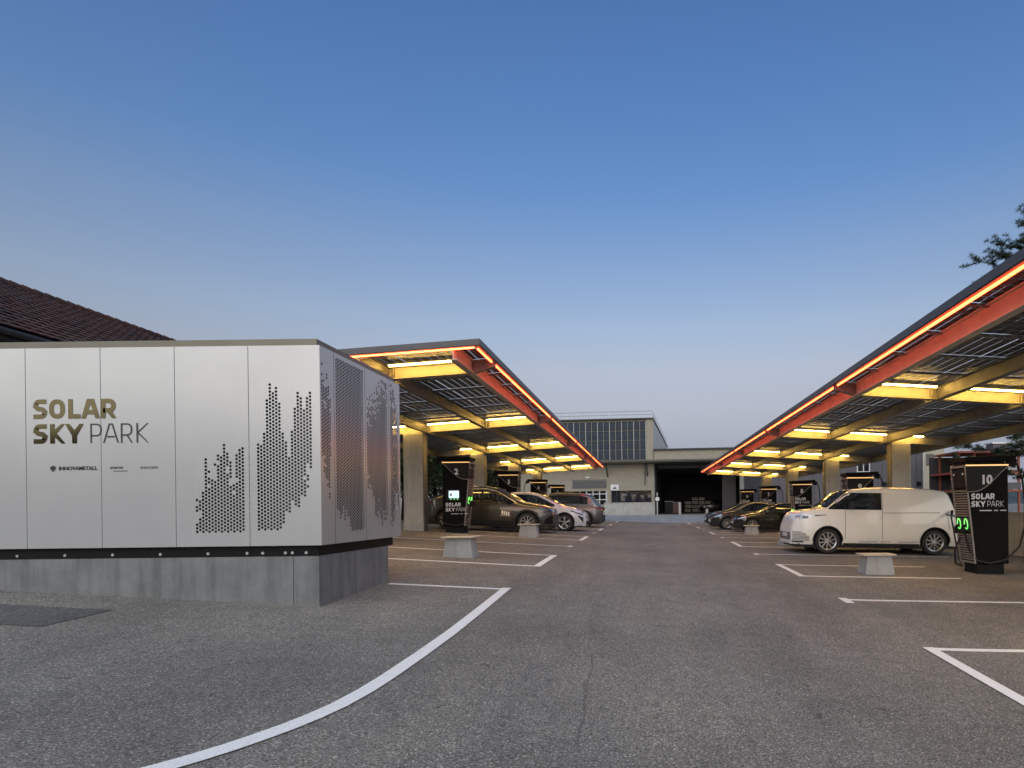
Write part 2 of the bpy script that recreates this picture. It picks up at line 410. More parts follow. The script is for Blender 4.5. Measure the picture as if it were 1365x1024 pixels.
# ------------------------------------------------------------------ far hill and the wooded rise behind the camera
def hill(name, pts, depth, m, label):
    mb = MB(); vs = []; n = len(pts)
    for j, (f, dy) in enumerate(((0, 0), (.75, .35), (1, .6), (.8, .8), (0, 1))):
        for x, y, h in pts:
            ln = math.hypot(x, y); vs.append((x*(1+depth*dy/ln), y*(1+depth*dy/ln), -2+(h+2)*f+(noise.noise((x*.01, j, y*.01))*h*.08 if f else 0)))
    mb.add(vs, [(j*n+i, j*n+i+1, (j+1)*n+i+1, (j+1)*n+i) for j in range(4) for i in range(n-1)])
    return struct(mb.build(name, m, smooth=True, angle=80), label)
hill("hill", [(500+60*i, 1300-20*i, 34+16*sin(i*.8)+8*sin(i*2.1)) for i in range(16)], 500, M['hill'], "blue wooded ridge beyond the yard")
hill("wooded_rise", [(-125+10*i, -70-5*sin(i*.7), (13.8 if i < 9 else 3.6+.9*sin(i*2.1) if i < 16 else 7.)+.6*sin(i*1.3)+.3*sin(i*3.1)) for i in range(28)], 14, M['hill'], "dark wooded rise on the near side of the yard")

# ------------------------------------------------------------------ industrial hall
def make_hall():
    ox, oy = .55, 62.; zb = .6
    t = thing("industrial_hall", "beige industrial hall with glazed upper storey and open dark loading bay", "building", (ox, oy, zb), radians(-5))
    Z = lambda z: z-zb
    m = MB(); m.box(-26, .35, 0, .3, Z(3.4), Z(6.1)); m.box(-26, -8.3, 0, .3, 0, Z(3.4)); m.box(-8.3, -4.55, 0, .3, Z(4.5), Z(4.6))
    m.box(-4.55, -4.2, .001, .3, 0, Z(3.4)); m.box(.05, .35, .002, .3, 0, Z(3.4)); m.box(-4.2, .05, .05, .3, 0, Z(2.1))
    m.build("wall", M['hallwall'], t)
    m = MB(); m.box(-26, .25, .2, 30, Z(6.5), Z(10.75)); m.build("upper_storey", M['hallwall'], t)
    m = MB(); m.box(-.42, .3, .05, .19, Z(6.5), Z(10.76)); m.build("corner_pilaster", M['hallwall'], t)
    pw = .6; me = None
    fr = MB()
    for i in range(20):
        x1 = -.46-i*(pw+.03); wide = .07 if i % 2 == 0 else .03
        fr.box(x1-.015-wide/2, x1-.015+wide/2, .02, .2, Z(6.62), Z(10.55))
    fr.split("mullion", M['mullion'], t)
    fr = MB()
    for z in (6.56, 7.60, 8.585, 9.57, 10.555): fr.box(-26, -.43, .06, .19, Z(z), Z(z)+.05)
    fr.split("transom", M['gutter'], t)
    for i in range(20):
        for j in range(4):
            if me is None:
                q = MB(); q.box(0, pw, .0, .03, 0, .94); me = q.mesh("pane", M['curtain'])
            o = link("pane", me, t, (-.46-(i+1)*(pw+.03)+.015, .12+.004*((i*7+j*3) % 3), Z(6.65+j*.985)))
            o.rotation_euler = (radians(.8*sin(i*5+j*3)), 0, radians(1.2*sin(i*3.3+j*7)))
    m = MB(); m.box(-26, .32, -.1, 30, Z(10.76), Z(10.9)); m.build("roof", M['darkroof'], t)
    m = MB()
    for i in range(9): m.tube([(.2-1.12*i, 0, Z(10.9)), (.2-1.12*i, 0, Z(11.6))], .025, 5)
    for z in (11.25, 11.6): m.tube([(-26, 0, Z(z)), (.2, 0, Z(z))], .025, 5); m.tube([(.2, 0, Z(z)), (.2, 28, Z(z))], .025, 5)
    m.build("roof_railing", M['alu'], t)
    m = MB()
    for i in range(20): m.box(.26, .285, .5+1.4*i, .56+1.4*i, Z(6.6), Z(10.7))
    m.split("flank_joint", M['gutter'], t)
    m = MB(); m.box(.252, .262, .3, 29, Z(6.6), Z(10.7)); m.build("flank_panel", M['alu'], t)
    m = MB(); m.prism_x([(-1.5, Z(6.2)), (-1.5, Z(6.38)), (0, Z(6.55)), (0, Z(6.1))], -26, 24); m.build("eave_canopy", M['gutter'], t)
    m = MB(); m.tube([(-26, -1.55, Z(6.35)), (24, -1.55, Z(6.35))], .1, 6); m.build("gutter", M['gutter'], t)
    for x in (-4.5, -.35):
        m = MB(); m.beam((x, -1.2, Z(6.2)), (x, -.02, Z(4.9)), .12, .12); m.build("strut", M['darkroof'], t)
    m = MB(); m.tube([(-.6, -.12, Z(6.1)), (-.6, -.12, Z(4.0))], .06, 6); m.build("downpipe", M['gutter'], t)
    # sectional door
    m = MB(); m.box(-8.2, -4.65, -.06, .25, Z(3.7), Z(4.48)); m.build("shutter_box", M['shutter'], t)
    d = MB()
    for i in range(6): d.box(-8.2+i*.694, -8.12+i*.694, .05, .15, Z(.7), Z(3.7))
    for j in range(6): d.box(-8.2, -4.65, .06, .16, Z(.7+.59*j), Z(.78+.59*j))
    dr = d.build("sectional_door", M['white'], t)
    q = MB(); q.box(0, .614, 0, .02, 0, .51); pm = q.mesh("door_pane", M['glass'])
    for i in range(5):
        for j in range(5): link("door_pane", pm, dr, (-8.12+i*.694, .1, Z(.78+.59*j)))
    # window band
    m = MB(); m.box(-4.15, .03, .12, .2, Z(2.1), Z(3.4)); m.build("window_band", M['band'], t)
    m = MB(); m.box(-3.62, -3.57, .05, .119, Z(2.1), Z(3.4)); m.box(-.72, -.66, .05, .119, Z(2.1), Z(3.4)); m.box(-1.9, -1.86, .06, .118, Z(2.1), Z(3.4)); m.split("window_post", M['darkroof'], t)
    m = MB(); m.box(-4.2, -3.35, -.05, -.01, Z(3.45), Z(4.05)); s_ = m.build("sign_board", M['signwhite'], t)
    m = MB(); m.box(-3.95, -3.6, -.06, -.052, Z(3.6), Z(3.68)); m.prism_y([(-3.9, Z(3.69)), (-3.65, Z(3.69)), (-3.7, Z(3.8)), (-3.82, Z(3.8))], -.06, -.052); m.build("pictogram", M['black'], s_)
    m = MB(); m.box(-6.8, -6.4, -.12, -.01, Z(4.75), Z(4.9)); m.build("wall_lamp", M['signwhite'], t)
    # open loading bay
    m = MB(); m.box(.36, 24, 0, .3, Z(6.5), Z(7.5)); m.build("roof_band", M['hallwall'], t)
    m = MB(); m.box(7.5, 7.54, -.02, -.001, Z(6.6), Z(7.5)); m.box(15., 15.04, -.02, -.001, Z(6.6), Z(7.5)); m.split("panel_joint", M['gutter'], t)
    m = MB(); m.box(.3, 24.2, -.2, 24, Z(7.5), Z(7.66)); m.build("roof_edge", M['darkroof'], t)
    m = MB(); m.box(.36, .5, .3, 16, 0, Z(6.5)); m.box(.5, 24, 15.9, 16, 0, Z(6.5)); m.box(.5, 24, .3, 15.9, Z(6.3), Z(6.49)); m.build("bay_lining", M['dark'], t)
    m = MB()
    for k in range(9): m.box(.6, 12, 1+1.6*k, 1.15+1.6*k, Z(5.7), Z(6.29))
    m.split("roof_girder", M['darkroof'], t)
    m = MB(); m.box(7.5, 9.0, 5.0, 5.2, 0, Z(6.3)); m.box(9.9, 12.3, .8, 1.0, 0, Z(6.3)); m.split("side_partition", M['greywall'], t)
    m = MB(); m.box(9.1, 9.75, -.1, .5, 0, Z(6.2)); m.build("pillar", M['wallc'], t)
    m = MB(); m.box(12.4, 14.4, .5, .7, 0, Z(6.2)); m.build("dark_gate", M['darkroof'], t)
    m = MB(); m.box(14.5, 24, .4, .7, 0, Z(6.4)); m.build("grey_infill", M['greywall'], t)
    return t
make_hall()
def at_hall(u, v): a = radians(-5); return (.55+u*cos(a)-v*sin(a), 62+u*sin(a)+v*cos(a))

def ramp_wall():
    x, y = at_hall(-2.1, -1.3)
    t = thing("ramp_wall", "low pale concrete ramp wall below the hall window", "wall", (x, y, G(x, y)-.1), radians(-5))
    m = MB(); m.box(-2.6, 2.6, -.12, .12, 0, 1.3); bevel(m.build("wall_body", M['wallc'], t), .02)
    m = MB(); m.box(-2.62, 2.62, -.15, .15, 1.302, 1.36); m.build("coping", M['wallc'], t)
ramp_wall()
def road_sign():
    x, y = at_hall(.75, -1.6)
    t = thing("road_sign", "small round white sign on a pale post by the ramp wall", "sign", (x, y, G(x, y)))
    m = MB(); m.tube([(0, 0, 0), (0, 0, 2.25)], .07, 8); m.build("post", M['alu'], t)
    m = MB(); m.lathe_y([(0, -.08), (.24, -.08), (.24, -.05), (0, -.05)], 18, 0, (0, 0, 1.6)); m.build("sign_disc", M['signwhite'], t)
    m = MB(); m.lathe_y([(.2, -.083), (.26, -.085), (.26, -.045)], 18, 0, (0, 0, 1.6)); m.build("sign_rim", M['red'], t)
road_sign()
for u, h, lab in ((3.0, 1.25, "pale round bollard standing before the dark loading bay"), (5.7, .5, "short pale bollard beside the parked estate car")):
    x, y = at_hall(u, -1.4)
    t = thing("bollard", lab, "bollard", (x, y, G(x, y)), group="bollards before the loading bay")
    m = MB(); m.lathe_y([(0, 0), (.13, 0), (.13, h-.06), (.1, h), (0, h)], 12); o = m.build("post", M['wallc'], t, smooth=True); o.rotation_euler = (pi/2, 0, 0)
# goods stacked in the bay
rr = random.Random(3)
for j in range(4):
    for i in range(5):
        if (i, j) in ((0, 3), (3, 3), (4, 2), (4, 3)): continue
        x, y = at_hall(3.55+.85*i+rr.uniform(-.06, .06), 14.0+rr.uniform(-.2, .2))
        t = thing("sack_stack", "white wrapped sacks, %s layer, %s stack from the ramp side" % (("lowest", "second", "third", "topmost")[j], ("first", "second", "third", "fourth", "last")[i]), "sacks", (x, y, 1.0+.48*j), radians(-5), "white sacks stacked in the loading bay")
        m = MB()
        for q in range(2):
            z0 = .05+.20*q; e = rr.uniform(-.02, .02)
            w_ = rr.uniform(.36, .43); h_ = rr.uniform(.12, .18); m.hexa([(-w_+e, -.3, z0), (w_+e, -.3, z0), (w_+e, .3, z0), (-w_+e, .3, z0), (-w_+.06+e, -.25, z0+h_), (w_-.06+e, -.25, z0+h_*rr.uniform(.8, 1)), (w_-.06+e, .25, z0+h_), (-w_+.06+e, .25, z0+h_)])
        m.split("sack", M['wrap'], t)
        m = MB(); m.box(-.4, .4, -.32, .32, 0, .045); m.build("pallet", M['bark'], t)
for u, wd, h, lab, mat_ in ((1.4, .9, 1.3, "dark square container just inside the loading bay", 'black'), (2.2, .8, 1.2, "red brown carton behind the tall bollard", 'red')):
    x, y = at_hall(u+.4, 1.2)
    t = thing("storage_crate", lab, "crate", (x, y, G(x, y)), radians(-5))
    m = MB(); m.box(-wd/2, wd/2, -.4, .4, .1, h); bevel(m.build("crate_body", M[mat_], t), .03)
    m = MB(); m.box(-wd/2-.03, wd/2+.03, -.43, .43, h+.002, h+.08); m.build("crate_lid", M['greywall'], t)
    m = MB()
    for sx in (-1, 1): m.box(sx*wd/2*.8-.06, sx*wd/2*.8+.06, -.4, .4, 0, .1)
    m.split("skid", M['bark'], t)

# ------------------------------------------------------------------ grey building, rack and wall beyond the chargers
def grey_building():
    t = thing("grey_building", "dark grey clad building with white framed windows behind the chargers", "building", (16.4, 50, 0))
    m = MB(); m.box(-6.4, 6.7, 0, 12, 0, 6.6); m.build("wall", M['greywall'], t)
    m = MB()
    for i in range(14): m.box(-6.2+i*.95, -6.17+i*.95, -.015, -.001, .3, 6.5)
    m.split("cladding_joint", M['darkroof'], t)
    for x in (-1.95, 1.75):
        f = MB(); 
        for b in ((x-.55, x-.46), (x+.46, x+.55), (x-.04, x+.04)): f.box(b[0], b[1], -.06, .02, 4.4, 5.6)
        for b in ((4.32, 4.42), (5.52, 5.62)): f.box(x-.56, x+.56, -.065, .02, b[0], b[1])
        wf = f.build("window", M['white'], t)
        q = MB(); q.box(x-.46, x-.04, -.02, -.005, 4.42, 5.52); q.box(x+.04, x+.46, -.02, -.005, 4.42, 5.52); q.split("pane", M['glass'], wf)
    for x in (3.45, 6.35, -4.2):
        m = MB(); m.box(x-.18, x+.18, -.14, -.001, 3.15, 3.5); bevel(m.build("wall_lamp", M['black'], t), .02)
    m = MB(); m.tube([(6.75, -.1, 0), (6.75, -.1, 6.5)], .07, 8); m.build("downpipe", M['alu'], t)
    m = MB(); m.box(-6.6, 6.85, -.2, 12.2, 6.602, 6.8); m.build("roof", M['darkroof'], t)
grey_building()
def rack():
    t = thing("steel_rack", "orange steel rack with two open storeys and a flat roof", "rack", (23.9, 46, 0))
    for x in (.12, 1.3, 3.2, 4.7):
        for y in (0, 3.):
            m = MB(); m.box(x-.07, x+.07, y-.07, y+.07, .8, 5.48); m.build("post", M['orange'], t)
    for z in (2.62, 4.0): 
        m = MB(); m.box(-.6, 4.9, -.15, 3.1, z-.12, z+.04); m.build("deck", M['orange'], t)
    m = MB(); m.box(-.2, 5.1, -.5, 3.3, 5.48, 5.62); m.build("roof", M['orange'], t)
    for z in (3.5, 4.9):
        m = MB(); m.box(-.6, 1.2, -.12, -.05, z-.03, z+.04); m.build("guard_rail", M['orange'], t)
    m = MB(); m.box(1.4, 4.8, -.13, -.09, 2.7, 3.2); m.box(-.55, 1.15, -.13, -.09, 4.1, 4.55); m.box(-.55, 1.15, -.13, -.09, 2.7, 3.2); m.split("guard_panel", M['greywall'], t)
    m = MB(); m.box(-.6, 4.9, 3.15, 3.3, .8, 5.4); m.build("back_panel", M['darkroof'], t)
rack()
for i, (x, z, wd, h, lab) in enumerate(((25.75, 4.05, .8, 1.15, "tall white wrapped pallet load on the upper rack deck by the orange post"), (26.7, 4.05, .7, 1.1, "second white wrapped pallet load on the upper rack deck"),
                                        (28.35, 4.05, .8, 1.15, "white wrapped pallet load at the open end of the upper rack deck"), (26.2, 2.67, .7, .95, "short white wrapped load on the lower rack deck"))):
    t = thing("pallet_load", lab, "pallet load", (x, 46.8, z), group="wrapped loads on the orange rack")
    m = MB(); m.box(-wd/2, wd/2, -.4, .4, .1, h); bevel(m.build("wrapped_goods", M['wrap'], t), .04)
    m = MB(); 
    for k in range(3): m.box(-wd/2-.006, wd/2+.006, -.406, .406, .3+.27*k, .33+.27*k)
    m.split("strap", M['greywall'], t)
    m = MB(); m.box(-wd/2-.03, wd/2+.03, -.42, .42, 0, .09); m.build("pallet", M['bark'], t)
t = thing("roof_box", "blue grey box unit standing on the orange rack roof", "roof unit", (27.6, 47, 5.62))
m = MB(); m.box(-.65, .65, -.5, .5, .06, .62); bevel(m.build("housing", M['greywall'], t), .03)
m = MB(); m.box(-.72, .72, -.56, .56, .622, .72); m.build("lid", M['alu'], t)
m = MB(); m.box(-.6, -.45, -.5, .5, 0, .06); m.box(.45, .6, -.5, .5, 0, .06); m.split("foot", M['black'], t)
t = thing("rear_house", "pale beige block rising behind the orange rack", "building", (27.5, 62, 0))
m = MB(); m.box(-3, 3.4, 0, 6, 0, 7.7); m.build("wall", M['housewall'], t)
m = MB(); m.box(-3.2, 3.6, -.2, 6.2, 7.702, 7.95); m.build("roof", M['darkroof'], t)
for x in (-1.6, .2, 1.9):
    m = MB(); m.box(x-.4, x+.4, -.03, .02, 5.6, 6.8); m.build("window", M['glass'], t)
def parapet():
    t = thing("parapet_wall", "low pale concrete wall behind the row of chargers with the van", "wall", (10.75, 10, 0))
    m = MB(); n = 34
    for k in range(n):
        y0, y1 = k*1.02, (k+1)*1.02
        g = min(G(10.75, 10+y0), G(10.75, 10+y1))-.2; m.box(-.1, .1, y0, y1-.012, g, 1.3)
    m.build("wall_panel", M['wallc'], t)
    m = MB(); m.box(-.14, .14, 0, n*1.02, 1.302, 1.36); m.build("coping", M['wallc'], t)
parapet()

# ------------------------------------------------------------------ tiled house on the far side of the station
def tiled_house():
    t = thing("tiled_house", "house with steep dark brown tiled roof behind the white station", "building", (-19, 20, 0))
    X0, Z0, X1, Z1 = 5., 5.74, 0., 8.48; Y0, Y1 = -11, 15
    m = MB(); m.box(-4.6, 4.6, Y0+.4, Y1-.4, 0, 5.6); m.build("wall", M['housewall'], t)
    m = MB(); m.prism_y([(5., 5.66), (0, 8.38), (-5, 5.66), (-5, 5.56), (0, 8.23), (5, 5.56)], Y0, Y1); m.build("roof", M['darkroof'], t)
    ux, uz = (X1-X0), (Z1-Z0); L = math.hypot(ux, uz); ux /= L; uz /= L; nx, nz = -uz*-1, ux*-1
    m = MB(); r = random.Random(9); ex = .335; nr = int(L/ex); tw = .27
    for j in range(nr+1):
        for i in range(int((Y1-Y0)/tw)):
            y = Y0+i*tw+(tw/2 if j % 2 else 0)+r.uniform(-.006, .006); s0 = j*ex-.04; s1 = min(s0+ex+.07, L+.05); lift = r.uniform(0, .008)
            def pt(s, h): return (X0+ux*s+nx*h, Z0+uz*s+nz*h)
            (ax, az), (bx, bz), (cx_, cz), (dx, dz) = pt(s0, .045+lift), pt(s1, .012), pt(s1, .03), pt(s0, .075+lift)
            a, b = y+.008, y+tw-.008; mid = (a+b)/2
            m.add([(ax, a, az), (ax, b, az), (bx, b, bz), (bx, a, bz), (dx, a, dz-.012), (dx, mid, dz+.012), (dx, b, dz-.012), (cx_, b, cz-.01), (cx_, mid, cz+.01), (cx_, a, cz-.01)],
                  [(0, 1, 6, 5, 4), (4, 5, 8, 9), (5, 6, 7, 8), (1, 2, 7, 6), (0, 4, 9, 3)])
    o = m.build("roof_tiles", M['tilemat'], t, recalc=False); o['kind'] = 'stuff'
    m = MB()
    for i in range(int((Y1-Y0)/.36)):
        y = Y0+i*.36; m.tube([(0, y, 8.54), (0, y+.38, 8.52)], .13, 7, 0, .11)
    m.build("ridge_tiles", M['tilemat'], t)
    m = MB(); m.box(4.62, 5.0, Y0, Y1, 5.45, 5.555); m.build("soffit", M['dark'], t)
    m = MB(); m.tube([(5.1, Y0, 5.62), (5.1, Y1, 5.62)], .075, 8); m.build("gutter", M['darkroof'], t)
tiled_house()

# ------------------------------------------------------------------ trees
def limb_pts(r, a, L, az, el, bend=.15, n=5):
    p = Vector(a); d = Vector((cos(az)*cos(el), sin(az)*cos(el), sin(el))); out = [p.copy()]
    for _ in range(n):
        d = (d+Vector((r.uniform(-bend, bend), r.uniform(-bend, bend), r.uniform(-bend*.5, bend)))).normalized(); p = p+d*L/n; out.append(p.copy())
    return out
def leaf(mb, p, sz, r, long=1.6):
    d = Vector((r.gauss(0, 1), r.gauss(0, 1), r.gauss(0, .6))).normalized(); q = d.orthogonal().normalized()
    q = (Matrix.Rotation(r.uniform(0, 6.28), 3, d) @ q)*sz*.42; d = d*sz*long*.5
    p = Vector(p); mb.add([p-d, p+q, p+d, p-q], [(0, 1, 2, 3)])
def broadleaf(x, y, h, rad, seed, label, name="broadleaf_tree"):
    r = random.Random(seed); z = G(x, y)
    t = thing(name, label, "tree", (x, y, z-.1), group="dark trees behind the near carport")
    tr = MB(); tr.tube([(0, 0, 0), (.05, .03, h*.3), (-.03, .06, h*.55), (0, 0, h*.8)], .2, 9, 0, .06)
    lf = MB()
    for k in range(26):
        zz = h*(.22+.6*k/26); L = rad*(1.05-.5*abs(zz/h-.5))*r.uniform(.6, 1.05)
        pts = limb_pts(r, (0, 0, zz), L, r.uniform(0, 6.28), r.uniform(.05, .75)); tr.tube(pts, .05, 5, 0, .012)
        for q in pts[2:]:
            for _ in range(3):
                c = q+Vector((r.gauss(0, .3), r.gauss(0, .3), r.gauss(0, .25)))
                for _ in range(26): leaf(lf, c+Vector((r.gauss(0, .2), r.gauss(0, .2), r.gauss(0, .16))), r.uniform(.09, .17), r)
    tr.build("trunk", M['bark'], t, smooth=True); lf.build("crown", M['leaf'], t, recalc=False)
for i, (x, y, h, rad, lab) in enumerate(((-12.8, 30, 5.6, 2.4, "bushy dark tree seen between the two nearest carport columns"), (-14.5, 36, 6.2, 2.7, "taller dark tree standing behind the bushy one"),
                                         (-11.5, 41, 5.2, 2.2, "dark tree seen past the charger marked 3"), (-15.5, 44, 6, 2.5, "farthest dark tree near the industrial hall"))):
    broadleaf(x, y, h, rad, 20+i, lab)
def pine():
    r = random.Random(12); x, y = 21.9, 30.; z = G(x, y)
    t = thing("pine_tree", "tall pine with open tufted branches beyond the right hand carport roof", "tree", (x, y, z-.1)); H = 18.0
    tr = MB(); tr.tube([(0, 0, 0), (.1, .05, 6), (.02, -.05, 13), (0, 0, H)], .32, 10, 0, .05)
    nd = MB(); nb = 125
    for k in range(nb):
        f = k/nb; zz = 2.9+(H-3.2)*f; L = min(5.3, (H+.3-zz)*.92)*r.uniform(.78, 1.03)
        az = k*2.399+r.uniform(-.3, .3)
        if 4.9 < zz < 10 and r.random() < .3: continue
        pts = limb_pts(r, (0, 0, zz), L, az, r.uniform(.0, .32), .16, 7); tr.tube(pts, .055*(1.2-f), 5, 0, .012)
        tips = list(pts[3:])
        for q in pts[2:]:
            for _ in range(3):
                s2 = limb_pts(r, q, r.uniform(.35, .95), az+r.choice((-1, 1))*r.uniform(.4, 1.2), r.uniform(-.15, .55), .2, 3); tr.tube(s2, .016, 4, 0, .007); tips += s2[1:]
        for q in tips:
            for _ in range(46):
                d = Vector((r.gauss(0, 1), r.gauss(0, 1), r.gauss(.35, .8))).normalized(); b = q+d*r.uniform(.02, .08); e = q+d*r.uniform(.17, .30)
                s_ = d.orthogonal().normalized()*r.uniform(.014, .026); nd.add([b-s_, b+s_, e], [(0, 1, 2)])
    tr.build("trunk", M['bark'], t, smooth=True); nd.build("crown", M['needle'], t, recalc=False)
pine()

# ------------------------------------------------------------------ solar carports
_pvm = None
def carport(s, frames, y0, y1, ztop, label, near_end):
    global _pvm
    t = thing("solar_carport", label, "carport", (PX(s, 8.0), frames[1], 0)); ox, oy = PX(s, 8.0), frames[1]
    sl_ = .065
    X = lambda a: PX(s, a)-ox
    ZT = lambda a: ztop-sl_*(a-3.5)
    def bxa(mb, a0, a1, ya, yb, zl, zh, mi=0):          # zl/zh measured down from the sloping roof surface
        p = []
        for zz in (zl, zh):
            for a, y in ((a0, ya), (a1, ya), (a1, yb), (a0, yb)): p.append((X(a), y-oy, ZT(a)+zz))
        mb.hexa(p, mi)
    pur = (4.0, 5.7, 7.6, 9.8)
    for a in pur:
        m = MB(); e0, e1 = y0+.1, y1-.1
        bxa(m, a-.012, a+.012, e0, e1, -.295, -.065); bxa(m, a-.065, a+.065, e0+.002, e1-.002, -.315, -.295); bxa(m, a-.065, a+.065, e0+.002, e1-.002, -.065, -.047)
        m.build("purlin", M['lit_edgebeam' if a < 5 else 'steel'], t)
    for y in frames:
        m = MB(); bxa(m, 4.015, 10.1, y-.01, y+.01, -.285, -.07); bxa(m, 4.015, 10.1, y-.085, y+.085, -.305, -.285); bxa(m, 4.015, 10.1, y-.085, y+.085, -.07, -.052)
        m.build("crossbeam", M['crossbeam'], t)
        m = MB(); n = []
        for zz in ((-.31, -.2), (-.05, -.05)):
            n += [(X(3.986), y-.05-oy, ZT(3.986)+zz[0]), (X(3.53), y-.05-oy, ZT(3.53)+zz[1]), (X(3.53), y+.05-oy, ZT(3.53)+zz[1]), (X(3.986), y+.05-oy, ZT(3.986)+zz[0])]
        m.hexa(n); m.build("bracket", M['steel'], t)
        for sg in (-1, 1):  # far-side strips are unseen, added to warm the van flank and ground
            for a0, a1 in ((4.10, 5.58), (5.82, 7.48), (7.75, 8.7)):
                ya, yb = sorted((y+sg*.245, y+sg*.275)); m = MB(); bxa(m, a0, a1, ya, yb, -.094, -.074); m.build("led_strip", M['led_y'], t)
                ya, yb = sorted((y+sg*.19, y+sg*.34)); m = MB(); bxa(m, a0-.02, a1+.02, ya, yb, -.0735, -.058); 
                if sg == 1: bxa(m, a0-.02, a1+.02, y+.335, y+.34, -.125, -.0735)  # added lip, holds the unseen strip's light down and off the purlins
                m.build("led_profile", M['steel'], t)
        for a in (5.7, 7.6):
            m = MB(); bxa(m, a-.14, a-.128, y-.084, y-.012, -.284, -.071); m.build("stiffener", M['crossbeam'], t)
        # column
        zc = min(G(PX(s, 8.3), y), G(PX(s, 7.7), y)); zb = ZT(8.31)-.306
        m = MB(); m.box(X(8)-.31, X(8)+.31, y-oy-.19, y-oy+.19, zc-.2, zb-.004); bevel(m.build("column", M['column'], t), .015)
        m = MB(); xa = X(7.69); m.box(min(xa, xa-s*.03), max(xa, xa-s*.03), y-oy-.17, y-oy+.17, zc-.1, zb-.01); m.build("column_flange", M['steel'], t)
        m = MB(); m.box(X(8)-.325, X(8)+.325, y-oy-.205, y-oy+.205, zc-.2, zc+.27); bevel(m.build("column_base", M['wallc'], t), .01)
    # edge fascia on the lane side, tray and orange light
    m = MB(); bxa(m, 3.485, 3.5, y0, y1, -.10, .012); bxa(m, 3.5, 3.59, y0+.015, y1-.015, -.112, -.10); m.build("fascia", M['fascia'], t)
    ys = [y0+.05]+[y for y in frames]+[y1-.05]
    for a_, b_ in zip(ys[:-1], ys[1:]):
        if b_-a_ < .3: continue
        m = MB(); bxa(m, 3.552, 3.582, a_+.12, b_-.12, -.139, -.113); m.build("orange_led", M['led_o'], t)
    for ye, sg in ((y0, 1), (y1, -1)):
        m = MB(); ya, yb = sorted((ye, ye+sg*.014)); bxa(m, 3.502, 10.5, ya, yb, -.10, .011); ya, yb = sorted((ye+sg*.016, ye+sg*.10)); bxa(m, 3.60, 10.48, ya, yb, -.113, -.101); m.build("end_fascia", M['fascia'], t)
        if sg == 1 and near_end:
            m = MB(); bxa(m, 3.60, 9.0, ye+.055, ye+.085, -.14, -.114); m.build("orange_led", M['led_o'], t)
    m = MB(); bxa(m, 10.485, 10.5, y0, y1, -.12, .012); m.build("rear_fascia", M['fascia'], t)
    # modules
    pw, pd = 1.735, 1.205
    if _pvm is None:
        q = MB(); nx_, ny_ = 10, 6; gx, gy = pw/nx_, pd/ny_
        for i in range(nx_):
            for j in range(ny_): q.box(-pw/2+gx*i+.007, -pw/2+gx*(i+1)-.007, -pd/2+gy*j+.006, -pd/2+gy*(j+1)-.006, -.002, .002)
        _pvm = q.mesh("solar_module", M['pv'])
    ny = int((y1-y0-.04)/1.225); pit = (y1-y0-.04)/ny
    for j in range(ny):
        for i in range(4):
            a = 3.51+1.745*(i+.5)
            o = link("solar_module", _pvm, t, (X(a), y0+.02+pit*(j+.5)-oy, ZT(a)-.022)); o.rotation_euler = (0, s*atan(sl_), 0)
    m = MB()
    for j in range(1, ny): bxa(m, 3.52, 10.48, y0+.02+pit*j-.022, y0+.02+pit*j+.022, -.075, -.043)
    m.split("module_rail", M['steel'], t)
    return t
FL = [12.2+P*k for k in range(5)]; FR = [5.4+P*k for k in range(6)]
carport(-1, FL, 10.9, 43.2, CAM_Z+3.10, "solar carport with orange lit edge standing behind the white station", True)
carport(1, FR, 4.1, 43.4, CAM_Z+2.66, "solar carport with orange lit edge over the white van", False)

# ------------------------------------------------------------------ white transformer station
def ribbon(mb, pts, wd, mapf, closed=False):
    pts = [p for i, p in enumerate(pts) if i == 0 or math.dist(p, pts[i-1]) > 1e-4]
    if closed and math.dist(pts[0], pts[-1]) < 1e-4: pts = pts[:-1]
    n = len(pts); L = []; R = []
    for i, p in enumerate(pts):
        a = pts[(i-1) % n] if (closed or i) else None; b = pts[(i+1) % n] if (closed or i < n-1) else None
        def nrm(u, v): d = math.dist(u, v) or 1; return (-(v[1]-u[1])/d, (v[0]-u[0])/d)
        if a is None: nx, ny = nrm(p, b); k = 1
        elif b is None: nx, ny = nrm(a, p); k = 1
        else:
            n1, n2 = nrm(a, p), nrm(p, b); sx, sy = n1[0]+n2[0], n1[1]+n2[1]; l = math.hypot(sx, sy) or 1; nx, ny = sx/l, sy/l; k = min(2.2, 1/max(.3, nx*n1[0]+ny*n1[1]))
        L.append((p[0]+nx*wd/2*k, p[1]+ny*wd/2*k)); R.append((p[0]-nx*wd/2*k, p[1]-ny*wd/2*k))
    cl = lambda q: (q[0], min(1, max(0, q[1])))
    vs = [mapf(*cl(q)) for q in L]+[mapf(*cl(q)) for q in R]
    fs = [(i, (i+1) % n, (i+1) % n+n, i+n) for i in range(n if closed else n-1)]
    mb.add(vs, fs)
def arc(cx_, cy, r, a0, a1, n=4): return [(cx_+r*cos(radians(a0+(a1-a0)*i/n)), cy+r*sin(radians(a0+(a1-a0)*i/n))) for i in range(n+1)]
